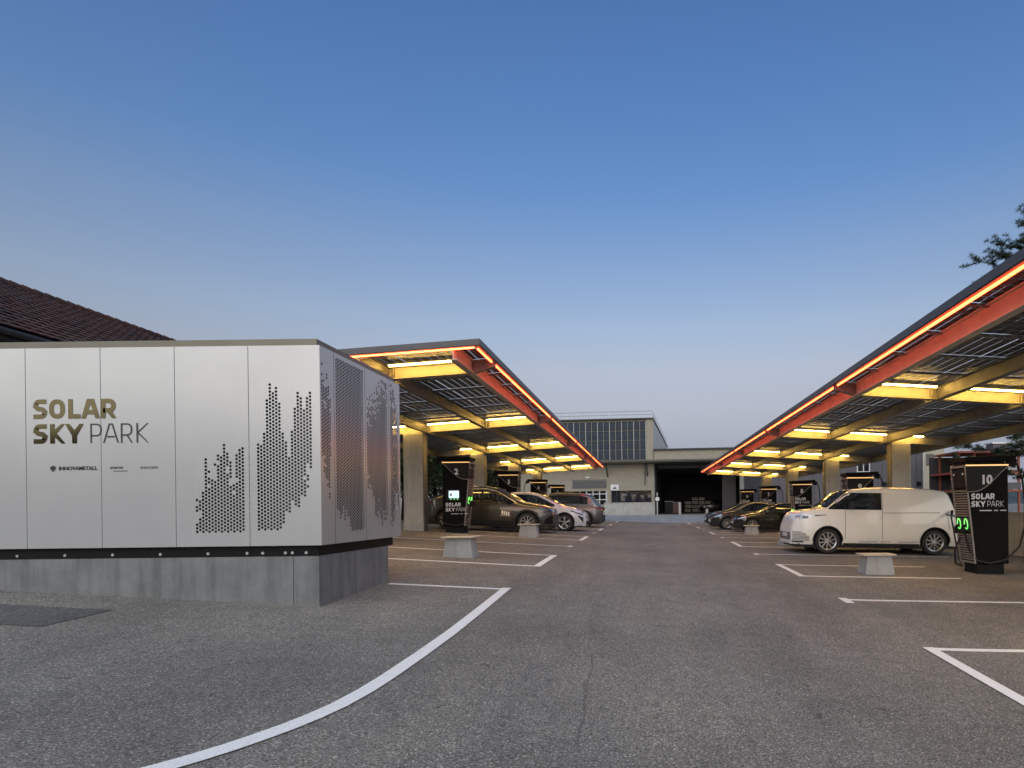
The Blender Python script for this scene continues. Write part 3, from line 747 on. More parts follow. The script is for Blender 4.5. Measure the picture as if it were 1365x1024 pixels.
def glyph(ch, w_, s):
    h = s/2; r = .2 if s > .15 else .2
    if ch == 'S':
        return [([(w_-.03, 1-h)]+arc(h+r, 1-h-r, r, 90, 180)+arc(h+r, .5+r*.9, r*.9, 180, 270)[0:]+arc(w_-h-r, .5-r*.9, r*.9, 90, 0)+arc(w_-h-r, h+r, r, 0, -90)+[(.0, h)], False)]
    if ch == 'O':
        r = .27; return [(arc(w_-h-r, 1-h-r, r, 90, 0)+arc(w_-h-r, h+r, r, 0, -90)+arc(h+r, h+r, r, 270, 180)+arc(h+r, 1-h-r, r, 180, 90), True)]
    if ch == 'L': return [([(h, 1), (h, h), (w_, h)], False)]
    if ch == 'A': return [([(h*.9-.03, -.12), (w_*.40, 1-h), (w_*.60, 1-h), (w_-h*.9+.03, -.12)], False), ([(w_*.24, .32), (w_*.76, .32)], False)]
    if ch in 'RP':
        r = .22; z = .40 if ch == 'R' else .38
        o = [([(h, 0), (h, 1-h)]+arc(w_-h-r-.02, 1-h-r, r, 90, 0)+arc(w_-h-r-.02, z+r, r, 0, -90)+[(h, z)], False)]
        if ch == 'R': o.append(([(w_*.5, z+.02), (w_-h*.9, -.12)], False))
        return o
    if ch == 'K': return [([(h, 0), (h, 1)], False), ([(w_-h*.9, 1.1), (h*1.6, .52), (w_-h*.8, -.1)], False)]
    if ch == 'Y': return [([(h*.75, 1.1), (w_/2, .42), (w_-h*.75, 1.1)], False), ([(w_/2, .46), (w_/2, 0)], False)]
def word(name, letters, s, H, m, parent, org, ydir=-1, sx=1.):
    mb = MB(); e = [0]
    for ch, off, w_ in letters:
        for pts, closed in glyph(ch, w_, s):
            e[0] += .0003; d = e[0]
            ribbon(mb, pts, s, lambda u, v: (org[0]+(off+u)*H*sx, org[1]+ydir*d, org[2]+v*H), closed)
    return mb.build(name, m, parent, recalc=False)
W_SOLAR = [('S', 0, .70), ('O', .81, .80), ('L', 1.78, .63), ('A', 2.48, .88), ('R', 3.45, .78)]
W_SKY = [('S', 0, .70), ('K', .84, .78), ('Y', 1.63, .92)]
W_PARK = [('P', 2.90, .60), ('A', 3.58, .74), ('R', 4.46, .60), ('K', 5.26, .62)]

def perforate(mb, W, H, u0, v0, pu, pv, nc, nr, hole, r, mp):
    ul, ur = u0-pu/2, u0+(nc-.5)*pu; vb, vt = v0-pv/2, v0+nr*pv
    Q = lambda a, b, c, d: mb.quad(mp(a, b), mp(c, b), mp(c, d), mp(a, d))
    Q(0, 0, W, vb); Q(0, vt, W, H); Q(0, vb, ul, vt); Q(ur, vb, W, vt)
    for i in range(nc):
        a, b = u0+(i-.5)*pu, u0+(i+.5)*pu; sh = pv/2 if i % 2 else 0
        run = vb
        if sh: pass
        for j in range(nr):
            c = v0+j*pv+sh
            if not hole(i, j): continue
            if c-pv/2 > run+1e-6: Q(a, run, b, c-pv/2)
            u = (a+b)/2; o = len(mb.v); k = 8
            for q in range(k):
                t = 2*pi*q/k; cc, ss = cos(t), sin(t); mm = max(abs(cc), abs(ss))
                mb.v.append(mp(u+cc/mm*pu/2, c+ss/mm*pv/2))
            for q in range(k):
                t = 2*pi*q/k; mb.v.append(mp(u+cos(t)*r*1.04, c+sin(t)*r*1.04))
            for q in range(k): mb.f.append((o+q, o+(q+1) % k, o+k+(q+1) % k, o+k+q)); mb.mi.append(0)
            run = c+pv/2
        if run < vt-1e-6: Q(a, run, b, vt)
def station():
    ox, oy = -3.70, 6.84
    t = thing("transformer_station", "white perforated metal transformer station on a concrete plinth", "station", (ox, oy, 0))
    zb, zt = 1.217, 3.50; H = zt-zb; D = 2.22; L = 5.4
    g = .004; r = random.Random(5)
    # plinth follows the falling yard, split into two cast sections
    for x0, x1 in ((-L, -.36), (-.352, -.06)):
        m = MB(); m.box(x0, x1, .05, D-.32, -.3, 1.09); m.build("plinth", M['plinth'], t)
    m = MB(); m.box(-L, -.085, .085, D-.1, 1.092, zb+.02); m.build("base_beam", M['black'], t)
    m = MB()
    for x in (-4.4, -3.55, -3.0, -2.45, -1.9, -1.35, -.9, -.72, -.46, -.38, -.22): m.lathe_y([(0, -.012), (.017, -.012), (.017, .0)], 8, 0, (x, .084, 1.13))
    m.split("bolt", M['alu'], t)
    m = MB(); m.box(-L, -.075, .075, D-.075, zb+.02, zt-.02); m.build("inner_wall", M['inner'], t)
    m = MB(); m.box(-L, -.06, .055, D-.06, zt-.01, zt+.09); bevel(m.build("roof_cap", M['cap'], t), .006)
    # front panels
    xs = [0, -.815, -1.655, -2.50, -3.355, -4.21, -5.06, -5.4]
    def mpf(x0): return lambda u, v: (x0+u, 0, zb+v)
    prof1 = {0: [(0, 3), (6, 8), (11, 11)], 1: [(1, 3), (7, 8)]}
    top1 = [8, 8, 11, 20, 17, 14, 19, 21, 21.6, 24, 22, 19, 13, 21, 23.5, 23]
    def hole1(i, j):
        if i == 0: return j in (0, 1, 2, 6, 7, 9)
        if i == 1: return j in (0, 1, 2, 3, 6, 7, 8)
        if j > top1[i]: return False
        if i == 4 and j in (13, 16): return False
        if i == 5 and j > 13 and j < 14: return False
        if i == 6 and 14 < j < 19: return False
        if i == 7 and j == 19: return False
        if i in (10,) and 17 <= j <= 18: return False
        if i == 11 and 13 <= j <= 14: return False
        if i == 12 and j == 11: return False
        if i == 13 and 14 <= j <= 14: return False
        return True
    top2 = [24, 23.5, 27, 36, 41, 38, 40.5, 35, 28, 24, 20, 27, 34, 38.6, 37, 33, 37.6, 38.6]
    def hole2(i, j):
        if j > top2[i]: return False
        if i >= 8 and i <= 10 and j > 27 and r.random() < .75: return False
        if i in (8, 9) and j < 2+(i-8)*3: return False
        if i == 10: return j > 4 and j < 21
        if i >= 11:
            bt = [8, 7, 6, 10, 9, 11, 17][i-11]
            if j < bt: return False
            if i >= 15 and j < 19 and r.random() < .45: return False
        return True
    for k in range(7):
        x1, x0 = xs[k]-g, xs[k+1]+g
        if k == 0: x1 = 0
        m = MB(); W = x1-x0
        if k == 0: perforate(m, W, H, .10, .19, .0352, .0402, 18, 44, hole2, .0152, mpf(x0))
        elif k == 1: perforate(m, W, H, .235, .17, .0352, .0402, 16, 26, hole1, .0152, mpf(x0))
        else: m.quad((x0, 0, zb), (x1, 0, zb), (x1, 0, zt), (x0, 0, zt))
        # folded edges
        m.quad((x0, 0, zb), (x0, .05, zb), (x0, .05, zt), (x0, 0, zt)); m.quad((x0, 0, zb), (x1, 0, zb), (x1, .05, zb), (x0, .05, zb)); m.quad((x0, 0, zt), (x1, 0, zt), (x1, .05, zt), (x0, .05, zt))
        if k: m.quad((x1, 0, zb), (x1, .05, zb), (x1, .05, zt), (x1, 0, zt))
        m.build("panel", M['panel'], t, recalc=False)
        if k: 
            m = MB(); m.box(xs[k]-g+.001, xs[k]+g-.001, .012, .07, zb+.005, zt-.005); m.build("panel_joint", M['joint'], t)
    # side panels
    ys = [0, .31, 1.10, 1.83, 2.22]
    def mps(y0): return lambda u, v: (0, y0+u, zb+v)
    def ragged(seed, n, lo, hi):
        q = random.Random(seed); return [q.randint(lo, hi) for _ in range(n)]
    specs = {0: (.045, 6, [48, 44, 41, 46, 42, 38], [22, 17, 16, 12, 9, 22]), 1: (.05, 20, [51]*20, [7, 6, 4, 5, 8, 3, 7, 4, 5, 1, 0, 0, 0, 0, 0, 0, 0, 0, 0, 0]),
             2: (.06, 18, [43, 41, 44, 40, 45, 44, 46, 43, 49, 46, 50, 47, 51, 52, 51, 52, 51, 50], [14, 13, 15, 12, 11, 9, 5, 4, 3, 5, 2, 3, 1, 4, 2, 3, 2, 4]),
             3: (.06, 8, [51, 51, 50, 49, 47, 44, 40, 36], [1, 0, 2, 4, 3, 6, 9, 7])}
    for k in range(4):
        y0, y1 = ys[k]+(g if k else 0), ys[k+1]-g; m = MB(); u0, nc, tp, bt = specs[k]; q = random.Random(30+k)
        def hole(i, j):
            if j > tp[i] or j < bt[i]: return False
            if (j > tp[i]-8 or j < bt[i]+5) and k != 1: return q.random() < .72
            return True
        perforate(m, y1-y0, H, u0, .15, .0352, .0402, nc, 52, hole, .0160, mps(y0))
        m.quad((0, y0, zb), (0, y1, zb), (-.05, y1, zb), (-.05, y0, zb)); m.quad((0, y0, zt), (0, y1, zt), (-.05, y1, zt), (-.05, y0, zt))
        m.quad((0, y1, zb), (0, y1, zt), (-.05, y1, zt), (-.05, y1, zb))
        m.build("panel", M['panel'], t, recalc=False)
    # lettering
    S = 117.; lx = (45.9-428)/S; Hh = .223
    z1 = CAM_Z+((861-46)*.012+(677-558.8))/S; z2 = CAM_Z+((861-46)*.012+(677-591.8))/S
    word("lettering", W_SOLAR, .235, Hh, M['bronze_letter'], t, (lx, -.003, z1))
    word("lettering", W_SKY, .24, Hh, M['bronze_letter'], t, (lx, -.003, z2))
    word("lettering", W_PARK, .075, Hh, M['dark_letter'], t, (lx, -.003, z2))
    zl = CAM_Z+((861-100)*.012+(677-624.6))/S
    pxx = lambda p: (p-428)/S
    m = MB(); c = (pxx(71.3), zl)
    m.add([(c[0]+.034*cos(a), -.003, c[1]+.034*sin(a)) for a in [radians(-20+220*i/16) for i in range(17)]]+[(c[0]+.012, -.003, c[1]-.004), (c[0], -.003, c[1]+.012), (c[0]-.012, -.003, c[1]-.004)], [tuple(range(20))])
    m.add([(c[0]-.022, -.003, c[1]-.024), (c[0]+.022, -.003, c[1]-.024), (c[0], -.003, c[1]-.002)], [(0, 1, 2)]); m.add([(c[0]-.018, -.0032, c[1]-.026), (c[0]+.018, -.0032, c[1]-.026), (c[0], -.0032, c[1]-.036)], [(0, 2, 1)])
    m.build("emblem", M['dark_letter'], t, recalc=False)
    text("lettering", "INNOVAMETALL", .058, M['dark_letter'], t, (pxx(104.5), -.002, zl), offset=.0016, sx=1.02)
    text("lettering", "eww", .062, M['dark_letter'], t, (pxx(156), -.002, zl+.006), sx=1.25)
    m = MB(); m.box(pxx(151.5), pxx(170.5), -.003, -.001, zl-.040, zl-.032); m.build("lettering", M['dark_letter'], t)
    text("lettering", "necom", .062, M['dark_letter'], t, (pxx(199.5), -.002, zl+.004), offset=-.0006, sx=1.2)
station()

# ------------------------------------------------------------------ charging points
def charger(s, y, num, label, screen=False, plugged=None):
    X0 = PX(s, 6.62); zg = G(X0, y)
    t = thing("charging_station", label, "charger", (X0, y, zg), 0, "black fast chargers in the parking rows"); t.scale = (1, 1, 1.045)
    d = -s                                            # local direction of the lane
    x = lambda u: d*u
    t2 = .30
    def pr(mb, poly, ya, yb): mb.prism_y([(x(u), z) for u, z in poly], ya, yb)
    m = MB(); pr(m, [(-.33, -.15), (.24, -.15), (.24, .2), (-.33, .2)], -.25, .25); bevel(m.build("plinth", M['black'], t), .01)
    m = MB(); pr(m, [(-.40, .202), (.28, .202), (.475, 2.18), (-.40, 2.18)], -t2, t2); bevel(m.build("body", M['blackmetal'], t), .012)
    # lane face frame
    m = MB()
    for sg in (-1, 1):
        ya, yb = sorted((sg*t2, sg*(t2-.03))); pr(m, [(.281, .21), (.305, .21), (.50, 2.17), (.476, 2.17)], ya, yb)
    pr(m, [(.281, .21), (.305, .21), (.31, .25), (.286, .25)], -t2+.03, t2-.03); pr(m, [(.476, 2.13), (.495, 2.13), (.50, 2.17), (.48, 2.17)], -t2+.03, t2-.03)
    m.build("front_frame", M['swoosh'], t)
    lean = (.475-.28)/(2.18-.202); ux = lambda z: .281+lean*(z-.2)
    sm_ = None
    for (za, zb_, n) in ((.29, .78, 11), (1.16, 1.66, 11)):
        for i in range(n):
            z = za+(zb_-za)*i/(n-1); u = ux(z)
            if sm_ is None:
                q = MB(); q.hexa([(x(0), -.262, 0), (x(.034), -.262, -.012), (x(.034), .262, -.012), (x(0), .262, 0), (x(0), -.262, .018), (x(.034), -.262, .006), (x(.034), .262, .006), (x(0), .262, .018)]); sm_ = q.mesh("slat", M['swoosh'])
            link("slat", sm_, t, (x(u), 0, z))
    # connector bay with two green rings
    m = MB(); pr(m, [(ux(.82), .82), (ux(.82)+.025, .82), (ux(1.12)+.025, 1.12), (ux(1.12), 1.12)], -.265, .265); m.build("connector_bay", M['glossblack'], t)
    for yy in (-.14, .14):
        m = MB(); n = 14
        pts = [(x(ux(1.)+.04+lean*(.115*sin(2*pi*i/n))), yy+.062*cos(2*pi*i/n), 1.0+.105*sin(2*pi*i/n)) for i in range(n)]; pts.append(pts[0])
        m.tube(pts, .011, 6); m.build("green_ring", M['led_g'], t)
        m = MB(); m.tube([(x(ux(.98)+.03), yy, .98), (x(ux(.9)+.12), yy, .93), (x(ux(.8)+.13), yy, .80)], .035, 8); m.build("plug", M['black'], t, smooth=True)
    m = MB(); pr(m, [(ux(1.74)-.001, 1.74), (ux(1.74)+.012, 1.74), (ux(2.1)+.012, 2.1), (ux(2.1)-.001, 2.1)], -.24, .24); m.build("upper_window", M['glossblack'], t)
    m = MB()
    for yy in (-.18, .18): m.lathe_y([(0, 0), (.022, 0), (.022, .015), (0, .015)], 8, 0, (0, yy, 0))
    for v_i, v in enumerate(m.v): 
        px_, py_, pz_ = v; base = -.18 if py_ < 0 else .18; m.v[v_i] = (x(ux(2.0)+.014+(py_-base)), base+px_, 2.0+pz_)
    m.split("fixing", M['white_mark'], t)
    # hood panel with its swept lower edge, on both broad faces
    cur = [(-.40, 2.15)]+[(-.40+.88*k/14-(.02 if k == 14 else 0), 2.14-.50*sin(min(1, (k/14)*1.18)*pi/2)**1.25) for k in range(1, 15)]
    for sg in (-1, 1):
        ya, yb = sorted((sg*(t2+.001), sg*(t2+.02)))
        m = MB(); pr(m, cur+[(.47, 2.15)], ya, yb); m.build("hood", M['glossblack'], t)
        m = MB(); m.tube([(x(u), sg*(t2+.022), z) for u, z in cur], .011, 5); m.build("hood_trim", M['swoosh'], t)
        m = MB(); ya, yb = sorted((sg*(t2+.003), sg*(t2+.024))); pr(m, [(-.40, 2.152), (.476, 2.152), (.478, 2.178), (-.40, 2.178)], ya, yb); m.build("amber_light", M['led_amber'], t)
    # roof slab and the cable arm on the outer side
    m = MB(); pr(m, [(-.36, 2.182), (.45, 2.182), (.45, 2.235), (-.36, 2.235)], -.24, .24); m.build("roof_neck", M['black'], t)
    m = MB(); m.hexa([(x(-.55), -.34, 2.255), (x(.50), -.34, 2.237), (x(.50), .34, 2.237), (x(-.55), .34, 2.255), (x(-.57), -.34, 2.36), (x(.50), -.34, 2.33), (x(.50), .34, 2.33), (x(-.57), .34, 2.36)]); bevel(m.build("roof_slab", M['blackmetal'], t), .012)
    m = MB(); m.beam((x(-.50), -.1, 2.25), (x(-.68), -.1, 2.20), .06, .16); m.build("cable_arm", M['black'], t)
    m = MB(); m.tube([(x(-.70), -.1, 2.22), (x(-.78), -.16, 1.9), (x(-.78), -.24, 1.45), (x(-.72), -.33, .95), (x(-.58), -.37, .55), (x(-.30), -.37, .29), (x(.02), -.36, .22), (x(.26), -.32, .27), (x(.37), -.18, .5), (x(.43), -.14, .80)], .021, 8)
    m.build("cable", M['rubber'], t, smooth=True)
    # number and wordmark on both broad faces
    for sg in (-1, 1):
        rot = (pi/2, 0, 0) if sg < 0 else (pi/2, 0, pi)
        text("number", num, .245, M['white_mark'], t, (x(.06), sg*(t2+.022), 1.87), rot, .002, .010)
    xl = min(x(-.36), x(.36)) if s > 0 else x(-.36)
    hw = .115
    lx = -.37 if s > 0 else -.30
    zz = 1.34 if s > 0 else .66
    word("lettering", W_SOLAR, .25, hw, M['white_mark'], t, (lx, -t2-.004, zz+.15), -1, 1.0)
    word("lettering", W_SKY, .25, hw, M['white_mark'], t, (lx, -t2-.004, zz), -1, 1.0)
    word("lettering", W_PARK, .085, hw, M['white_mark'], t, (lx, -t2-.004, zz), -1, 1.0)
    m = MB()
    for a, b in ((.17, .42), (.47, .55), (.60, .72)): m.box(lx+a, lx+b, -t2-.006, -t2-.002, zz-.085, zz-.065)
    m.build("lettering", M['white_mark'], t)
    if screen:
        m = MB(); pr(m, [(-.27, .99), (.17, .99), (.17, 1.34), (-.27, 1.34)], -t2-.012, -t2-.001); b = m.build("screen_bezel", M['glossblack'], t)
        m = MB(); m.box(-.19, .13, -t2-.016, -t2-.013, 1.07, 1.29); m.build("screen", M['screen'], b)
        for k in range(3):
            m = MB(); m.box(-.15+.11*k, -.11+.11*k, -t2-.016, -t2-.013, 1.02, 1.045); m.build("button", M['led_g'], b)
        m = MB(); m.box(-.04, .10, -t2-.018, -t2-.0165, 1.12, 1.14); m.box(-.04, .06, -t2-.018, -t2-.0165, 1.18, 1.20); m.box(-.16, -.09, -t2-.018, -t2-.0165, 1.12, 1.22); m.build("screen_mark", M['plate'], b)
    if plugged:
        P_ = [Vector((p[0]-X0, p[1]-y, (p[2]-zg)/1.045)) for p in plugged]
        m = MB(); m.tube(P_, .02, 8); m.build("charging_cable", M['rubber'], t, smooth=True)
        m = MB(); m.tube([P_[0], P_[0]+(P_[1]-P_[0]).normalized()*.22], .04, 8, 0, .03); m.build("charging_plug", M['black'], t, smooth=True)
    return t
charger(1, 12.75, "10", "black charger numbered 10 at the tail of the white van", False,
        [(8.52, 16.7, 1.40), (8.34, 16.4, 1.25), (8.02, 15.6, .75), (7.6, 14.6, .26), (7.15, 13.6, .20), (6.82, 13.25, .30), (6.68, 13.0, .62), (6.78, 12.9, .95)])
charger(1, 20.10, "9", "black charger numbered 9 rising behind the white van")
charger(1, 27.45, "8", "black charger numbered 8 behind the low black car")
charger(1, 34.80, "7", "black charger numbered 7, second farthest in the van's row")
charger(1, 42.15, "6", "black charger numbered 6, farthest in the van's row")
charger(-1, 19.55, "2", "black charger numbered 2 with a lit blue screen before the graphite car", True)
charger(-1, 26.90, "3", "black charger numbered 3 behind the white hatchback", True)
charger(-1, 34.25, "4", "black charger numbered 4 beyond the grey car", True)
charger(-1, 41.60, "5", "black charger numbered 5, farthest in the row opposite the van", True)

# ------------------------------------------------------------------ concrete protection blocks
def block(s, y, label):
    x = PX(s, 4.22); z = G(x, y)
    t = thing("concrete_block", label, "block", (x, y, z), 0, "tapered concrete blocks before the chargers")
    g = [G(x+a, y+b)-z-.03 for a, b in ((-.31, -.22), (.31, -.22), (.31, .22), (-.31, .22))]
    m = MB(); m.hexa([(-.305, -.24, g[0]), (.305, -.24, g[1]), (.305, .24, g[2]), (-.305, .24, g[3]), (-.245, -.19, .375), (.245, -.19, .375), (.245, .19, .375), (-.245, .19, .375)]); bevel(m.build("block_body", M['block'], t), .012)
    m = MB(); m.box(-.33, .33, -.25, .25, .377, .405); bevel(m.build("top_slab", M['wood'], t), .005)
block(1, 12.35, "tapered concrete block in front of the white van's charger")
block(1, 20.0, "tapered concrete block just beyond the white van's nose")
block(1, 26.9, "tapered concrete block before the low black car")
block(-1, 12.05, "tapered concrete block nearest the white station, in the row of the graphite car")
block(-1, 19.1, "tapered concrete block at the front wheel of the graphite car")

# ------------------------------------------------------------------ cars
def lin(pts, x):
    return interp(x, pts)
class Car:
    """Body described by its side silhouette: up(x) roof line, hw(x, z) half width."""
    def __init__(s, L, W, up, xf, xr, rw, z0=.24, belt=((0, .85), (9, .95)), tum=.22, nose=.42, tail=.3, kn=.26, kt=.14, rtop=.13, smooth=.06):
        s.L, s.W, s.up_, s.xf, s.xr, s.rw, s.z0, s.belt, s.tum = L, W, up, xf, xr, rw, z0, belt, tum
        s.nose, s.tail, s.kn, s.kt, s.rtop, s.sm, s.ra = nose, tail, kn, kt, rtop, smooth, rw*1.14
    def up(s, x):
        h = min(s.sm, x, s.L-x) if 0 < x < s.L else 0
        return sum(lin(s.up_, x+h*k) for k in (-1, -.5, 0, .5, 1))/5
    def hw(s, x, z):
        w_ = s.W/2
        if x < s.nose: w_ *= 1-s.kn*(1-x/s.nose)**2.2
        if x > s.L-s.tail: w_ *= 1-s.kt*(1-(s.L-x)/s.tail)**2.2
        b = lin(s.belt, x); zm = .52
        if z < zm: w_ -= .07*((zm-z)/(zm-s.z0))**2
        elif z > zm and z <= b: w_ -= .035*((z-zm)/(b-zm))**2
        if z > b: w_ -= .035+s.tum*(z-b)+.05*(z-b)**2
        u = s.up(x); d = z-(u-s.rtop)
        if d > 0: w_ -= (s.rtop-sqrt(max(0, s.rtop**2-min(d, s.rtop)**2)))*1.1
        return w_
    def low(s, x):
        z = s.z0
        for c in (s.xf, s.xr):
            if abs(x-c) < s.ra: z = max(z, s.rw+sqrt(s.ra**2-(x-c)**2))
        return z
    def body(s):
        xs = [s.L*i/76 for i in range(77)]+[.02, .05, .09, .14, .19, .25, .32]+[s.L-v for v in (.02, .05, .09, .14, .2)]
        for c in (s.xf, s.xr):
            zr = sqrt(max(0, s.ra**2-(s.z0-s.rw)**2))
            xs += [c+s.ra*cos(pi*k/22) for k in range(23)]+[c-s.ra-.001, c+s.ra+.001]
        xs = sorted(set(round(v, 4) for v in xs if 0 <= v <= s.L)); nz, nt = 18, 9
        mb = MB(); per = 2*nz+nt-2; vs = []
        for x in xs:
            lo, u = s.low(x), s.up(x); col = []
            for k in range(nz):
                t = k/(nz-1); t = t*.55+(1-(1-t)**2.2)*.45; z = lo+(u-lo)*t; col.append((x-s.L/2, -s.hw(x, z), z))
            yt = -col[-1][1]
            top = [(x-s.L/2, -yt+2*yt*k/nt, u+.035*yt*(1-(2*k/nt-1)**2)) for k in range(1, nt)]
            vs += col+top+[(a, -b, c) for a, b, c in reversed(col)]
        n = 2*nz+nt-1
        fs = [(i*n+k, i*n+k+1, (i+1)*n+k+1, (i+1)*n+k) for i in range(len(xs)-1) for k in range(n-1)]
        fs += [tuple(range(n-1, -1, -1)), tuple((len(xs)-1)*n+k for k in range(n))]
        mb.add(vs, fs); return mb
    def side(s, mb, x0, x1, lo, hi, off=.004, nx=10, nz=4, sides=(-1, 1), mi=0):
        for sg in sides:
            vs = []
            for i in range(nx+1):
                x = x0+(x1-x0)*i/nx; a = lo(x) if callable(lo) else lin(lo, x) if isinstance(lo, (list, tuple)) else lo; b = hi(x) if callable(hi) else lin(hi, x) if isinstance(hi, (list, tuple)) else hi
                for k in range(nz+1):
                    z = a+(b-a)*k/nz; vs.append((x-s.L/2, sg*(s.hw(x, z)+off), z))
            mb.add(vs, [(i*(nz+1)+k, (i+1)*(nz+1)+k, (i+1)*(nz+1)+k+1, i*(nz+1)+k+1) for i in range(nx) for k in range(nz)], mi)
    def top(s, mb, x0, x1, f0=1., f1=1., off=.008, nx=10, ny=8):
        vs = []
        for i in range(nx+1):
            x = x0+(x1-x0)*i/nx; u = s.up(x); yt = s.hw(x, u); f = f0+(f1-f0)*i/nx; sl = (s.up(min(s.L, x+.02))-s.up(max(0, x-.02)))/.04; nl = math.hypot(1, sl)
            for k in range(ny+1):
                q = (2*k/ny-1)*f; vs.append((x-s.L/2-off*sl/nl, yt*q, u+.035*yt*(1-q*q)+off/nl))
        mb.add(vs, [(i*(ny+1)+k, (i+1)*(ny+1)+k, (i+1)*(ny+1)+k+1, i*(ny+1)+k+1) for i in range(nx) for k in range(ny)])
    def front(s, mb, y0, y1, z0, z1, x=0., off=.006):
        mb.box(x-s.L/2-off, x-s.L/2+.03, y0, y1, z0, z1)
    def rear(s, mb, y0, y1, z0, z1, off=.006):
        mb.box(s.L/2-.03, s.L/2+off, y0, y1, z0, z1)
_wheels = {}
def wheel_meshes(rw, style):
    key = (rw, style)
    if key in _wheels: return _wheels[key]
    m = MB(); rr_ = rw*.70
    m.lathe_y([(rr_*.97, .20), (rw*.93, .205), (rw*.985, .17), (rw, .12), (rw, .08), (rw*.985, .03), (rw*.93, -.005), (rr_*1.02, .0), (rr_*.98, .02)], 40)
    ty = m.mesh("tyre", M['tyre'], True, True, 50)
    m = MB(); m.lathe_y([(0, .055), (rr_*.97, .045), (rr_*.97, .2)], 32); bk = m.mesh("rim_back", M['rimdark'], True)
    m = MB(); m.lathe_y([(rr_*.91, .012), (rr_*1.0, .0), (rr_*1.0, .05), (rr_*.92, .05), (rr_*.91, .012)], 36)
    m.lathe_y([(0, .004), (.05, .006), (.06, .02), (.06, .05)], 14)
    n = 5
    for k in range(n):
        for dd in ((-.16, .16) if style == 'double' else (0,)):
            a0 = 2*pi*k/n+.3+dd*.6; a1 = 2*pi*k/n+.3+dd*2.0+(0.35 if style == 'swirl' else 0); wd = .011 if style == 'double' else .03
            p0 = Vector((.045*cos(a0), 0, .045*sin(a0))); p1 = Vector((rr_*.94*cos(a1), 0, rr_*.94*sin(a1))); d = (p1-p0).normalized(); q = Vector((-d.z, 0, d.x))
            if style == 'swirl':
                w0, w1 = .02, .052
            else: w0, w1 = wd, wd*1.5
            m.hexa([p0-q*w0+Vector((0, .05, 0)), p0+q*w0+Vector((0, .05, 0)), p1+q*w1+Vector((0, .05, 0)), p1-q*w1*.4+Vector((0, .05, 0)), p0-q*w0+Vector((0, .008, 0)), p0+q*w0+Vector((0, .008, 0)), p1+q*w1+Vector((0, .012, 0)), p1-q*w1*.4+Vector((0, .012, 0))])
    rm = m.mesh("rim", M['rim'], True, True, 30)
    _wheels[key] = (ty, bk, rm); return _wheels[key]
def car_root(c, name, label, cat, x, y, rz):
    sg = 1 if rz == 0 else -1
    za, zb_ = G(x-sg*(c.L/2-c.xf), y), G(x+sg*(c.xr-c.L/2), y)       # front axle, rear axle
    slope = (zb_-za)/(c.xr-c.xf); zc = za+(zb_-za)*((c.L/2-c.xf)/(c.xr-c.xf))
    t = thing(name, label, cat, (x, y, zc), rz); t.rotation_euler = (0, -atan(slope), rz); return t
def dress(c, t, paint, style='double', clad=False, splitline=(), roofbar=False):
    c.body().build("body", paint, t, smooth=True, angle=32)
    m = MB(); m.box(-c.L/2+.12, c.L/2-.12, -c.W/2+.27, c.W/2-.27, .20, .80); m.box(-c.L/2+.16, c.L/2-.16, -c.W/2+.14, c.W/2-.14, .17, c.z0+.02); m.build("underbody", M['clad'], t)
    ty, bk, rm = wheel_meshes(c.rw, style)
    for xx in (c.xf, c.xr):
        for sg in (-1, 1):
            wh = link("wheel", ty, t, (xx-c.L/2, sg*(c.W/2-.035), c.rw)); wh.rotation_euler = (0, .4*xx, 0 if sg < 0 else pi)
            link("rim_back", bk, wh); link("rim", rm, wh)
    for cx2 in (c.xf, c.xr):
        m = MB(); wd = .065 if clad else .022; n = 22
        for sg in (-1, 1):
            vs = []
            for k in range(n+1):
                a = pi*k/n
                for r_ in (c.ra-.004, c.ra+wd):
                    x_, z_ = cx2+r_*cos(a), c.rw+r_*sin(a); x_ = min(max(x_, .01), c.L-.01); vs.append((x_-c.L/2, sg*(c.hw(x_, min(z_, c.up(x_)-.02))+.007), z_))
            m.add(vs, [(2*k, 2*k+2, 2*k+3, 2*k+1) for k in range(n)])
        m.split("arch_trim", M['clad'], t, recalc=False)
    m = MB(); c.side(m, c.xf+c.ra+.02, c.xr-c.ra-.02, c.z0-.03, c.z0+(.13 if clad else .05), .009, 10, 3); m.split("sill", M['clad'], t)
    if splitline:
        m = MB()
        for (x0, z0, x1, z1) in splitline:
            for sg in (-1, 1):
                vs = []
                for k in range(9):
                    q = k/8; x_, z_ = x0+(x1-x0)*q, z0+(z1-z0)*q; y_ = sg*(c.hw(x_, z_)+.004)
                    dx, dz = (.006, 0) if abs(z1-z0) > abs(x1-x0) else (0, .006)
                    vs += [(x_-dx-c.L/2, y_, z_-dz), (x_+dx-c.L/2, y_, z_+dz)]
                m.add(vs, [(2*k, 2*k+2, 2*k+3, 2*k+1) for k in range(8)])
        m.split("door_gap", M['seam'], t, recalc=False)
def mirror(c, t, paint, x, z, sz=.11):
    for sg in (-1, 1):
        y = c.hw(x, z)
        m = MB(); m.hexa([(x-c.L/2-.05, sg*(y+.03), z-.02), (x-c.L/2+.10, sg*(y+.03), z-.02), (x-c.L/2+.10, sg*(y+.21), z), (x-c.L/2-.01, sg*(y+.21), z), (x-c.L/2-.03, sg*(y+.03), z+sz), (x-c.L/2+.09, sg*(y+.03), z+sz), (x-c.L/2+.09, sg*(y+.20), z+sz+.02), (x-c.L/2+.01, sg*(y+.20), z+sz+.02)])
        m.beam((x-c.L/2, sg*(y-.02), z-.01), (x-c.L/2+.02, sg*(y+.08), z+.02), .05, .04)
        bevel(m.build("mirror", paint, t), .02)
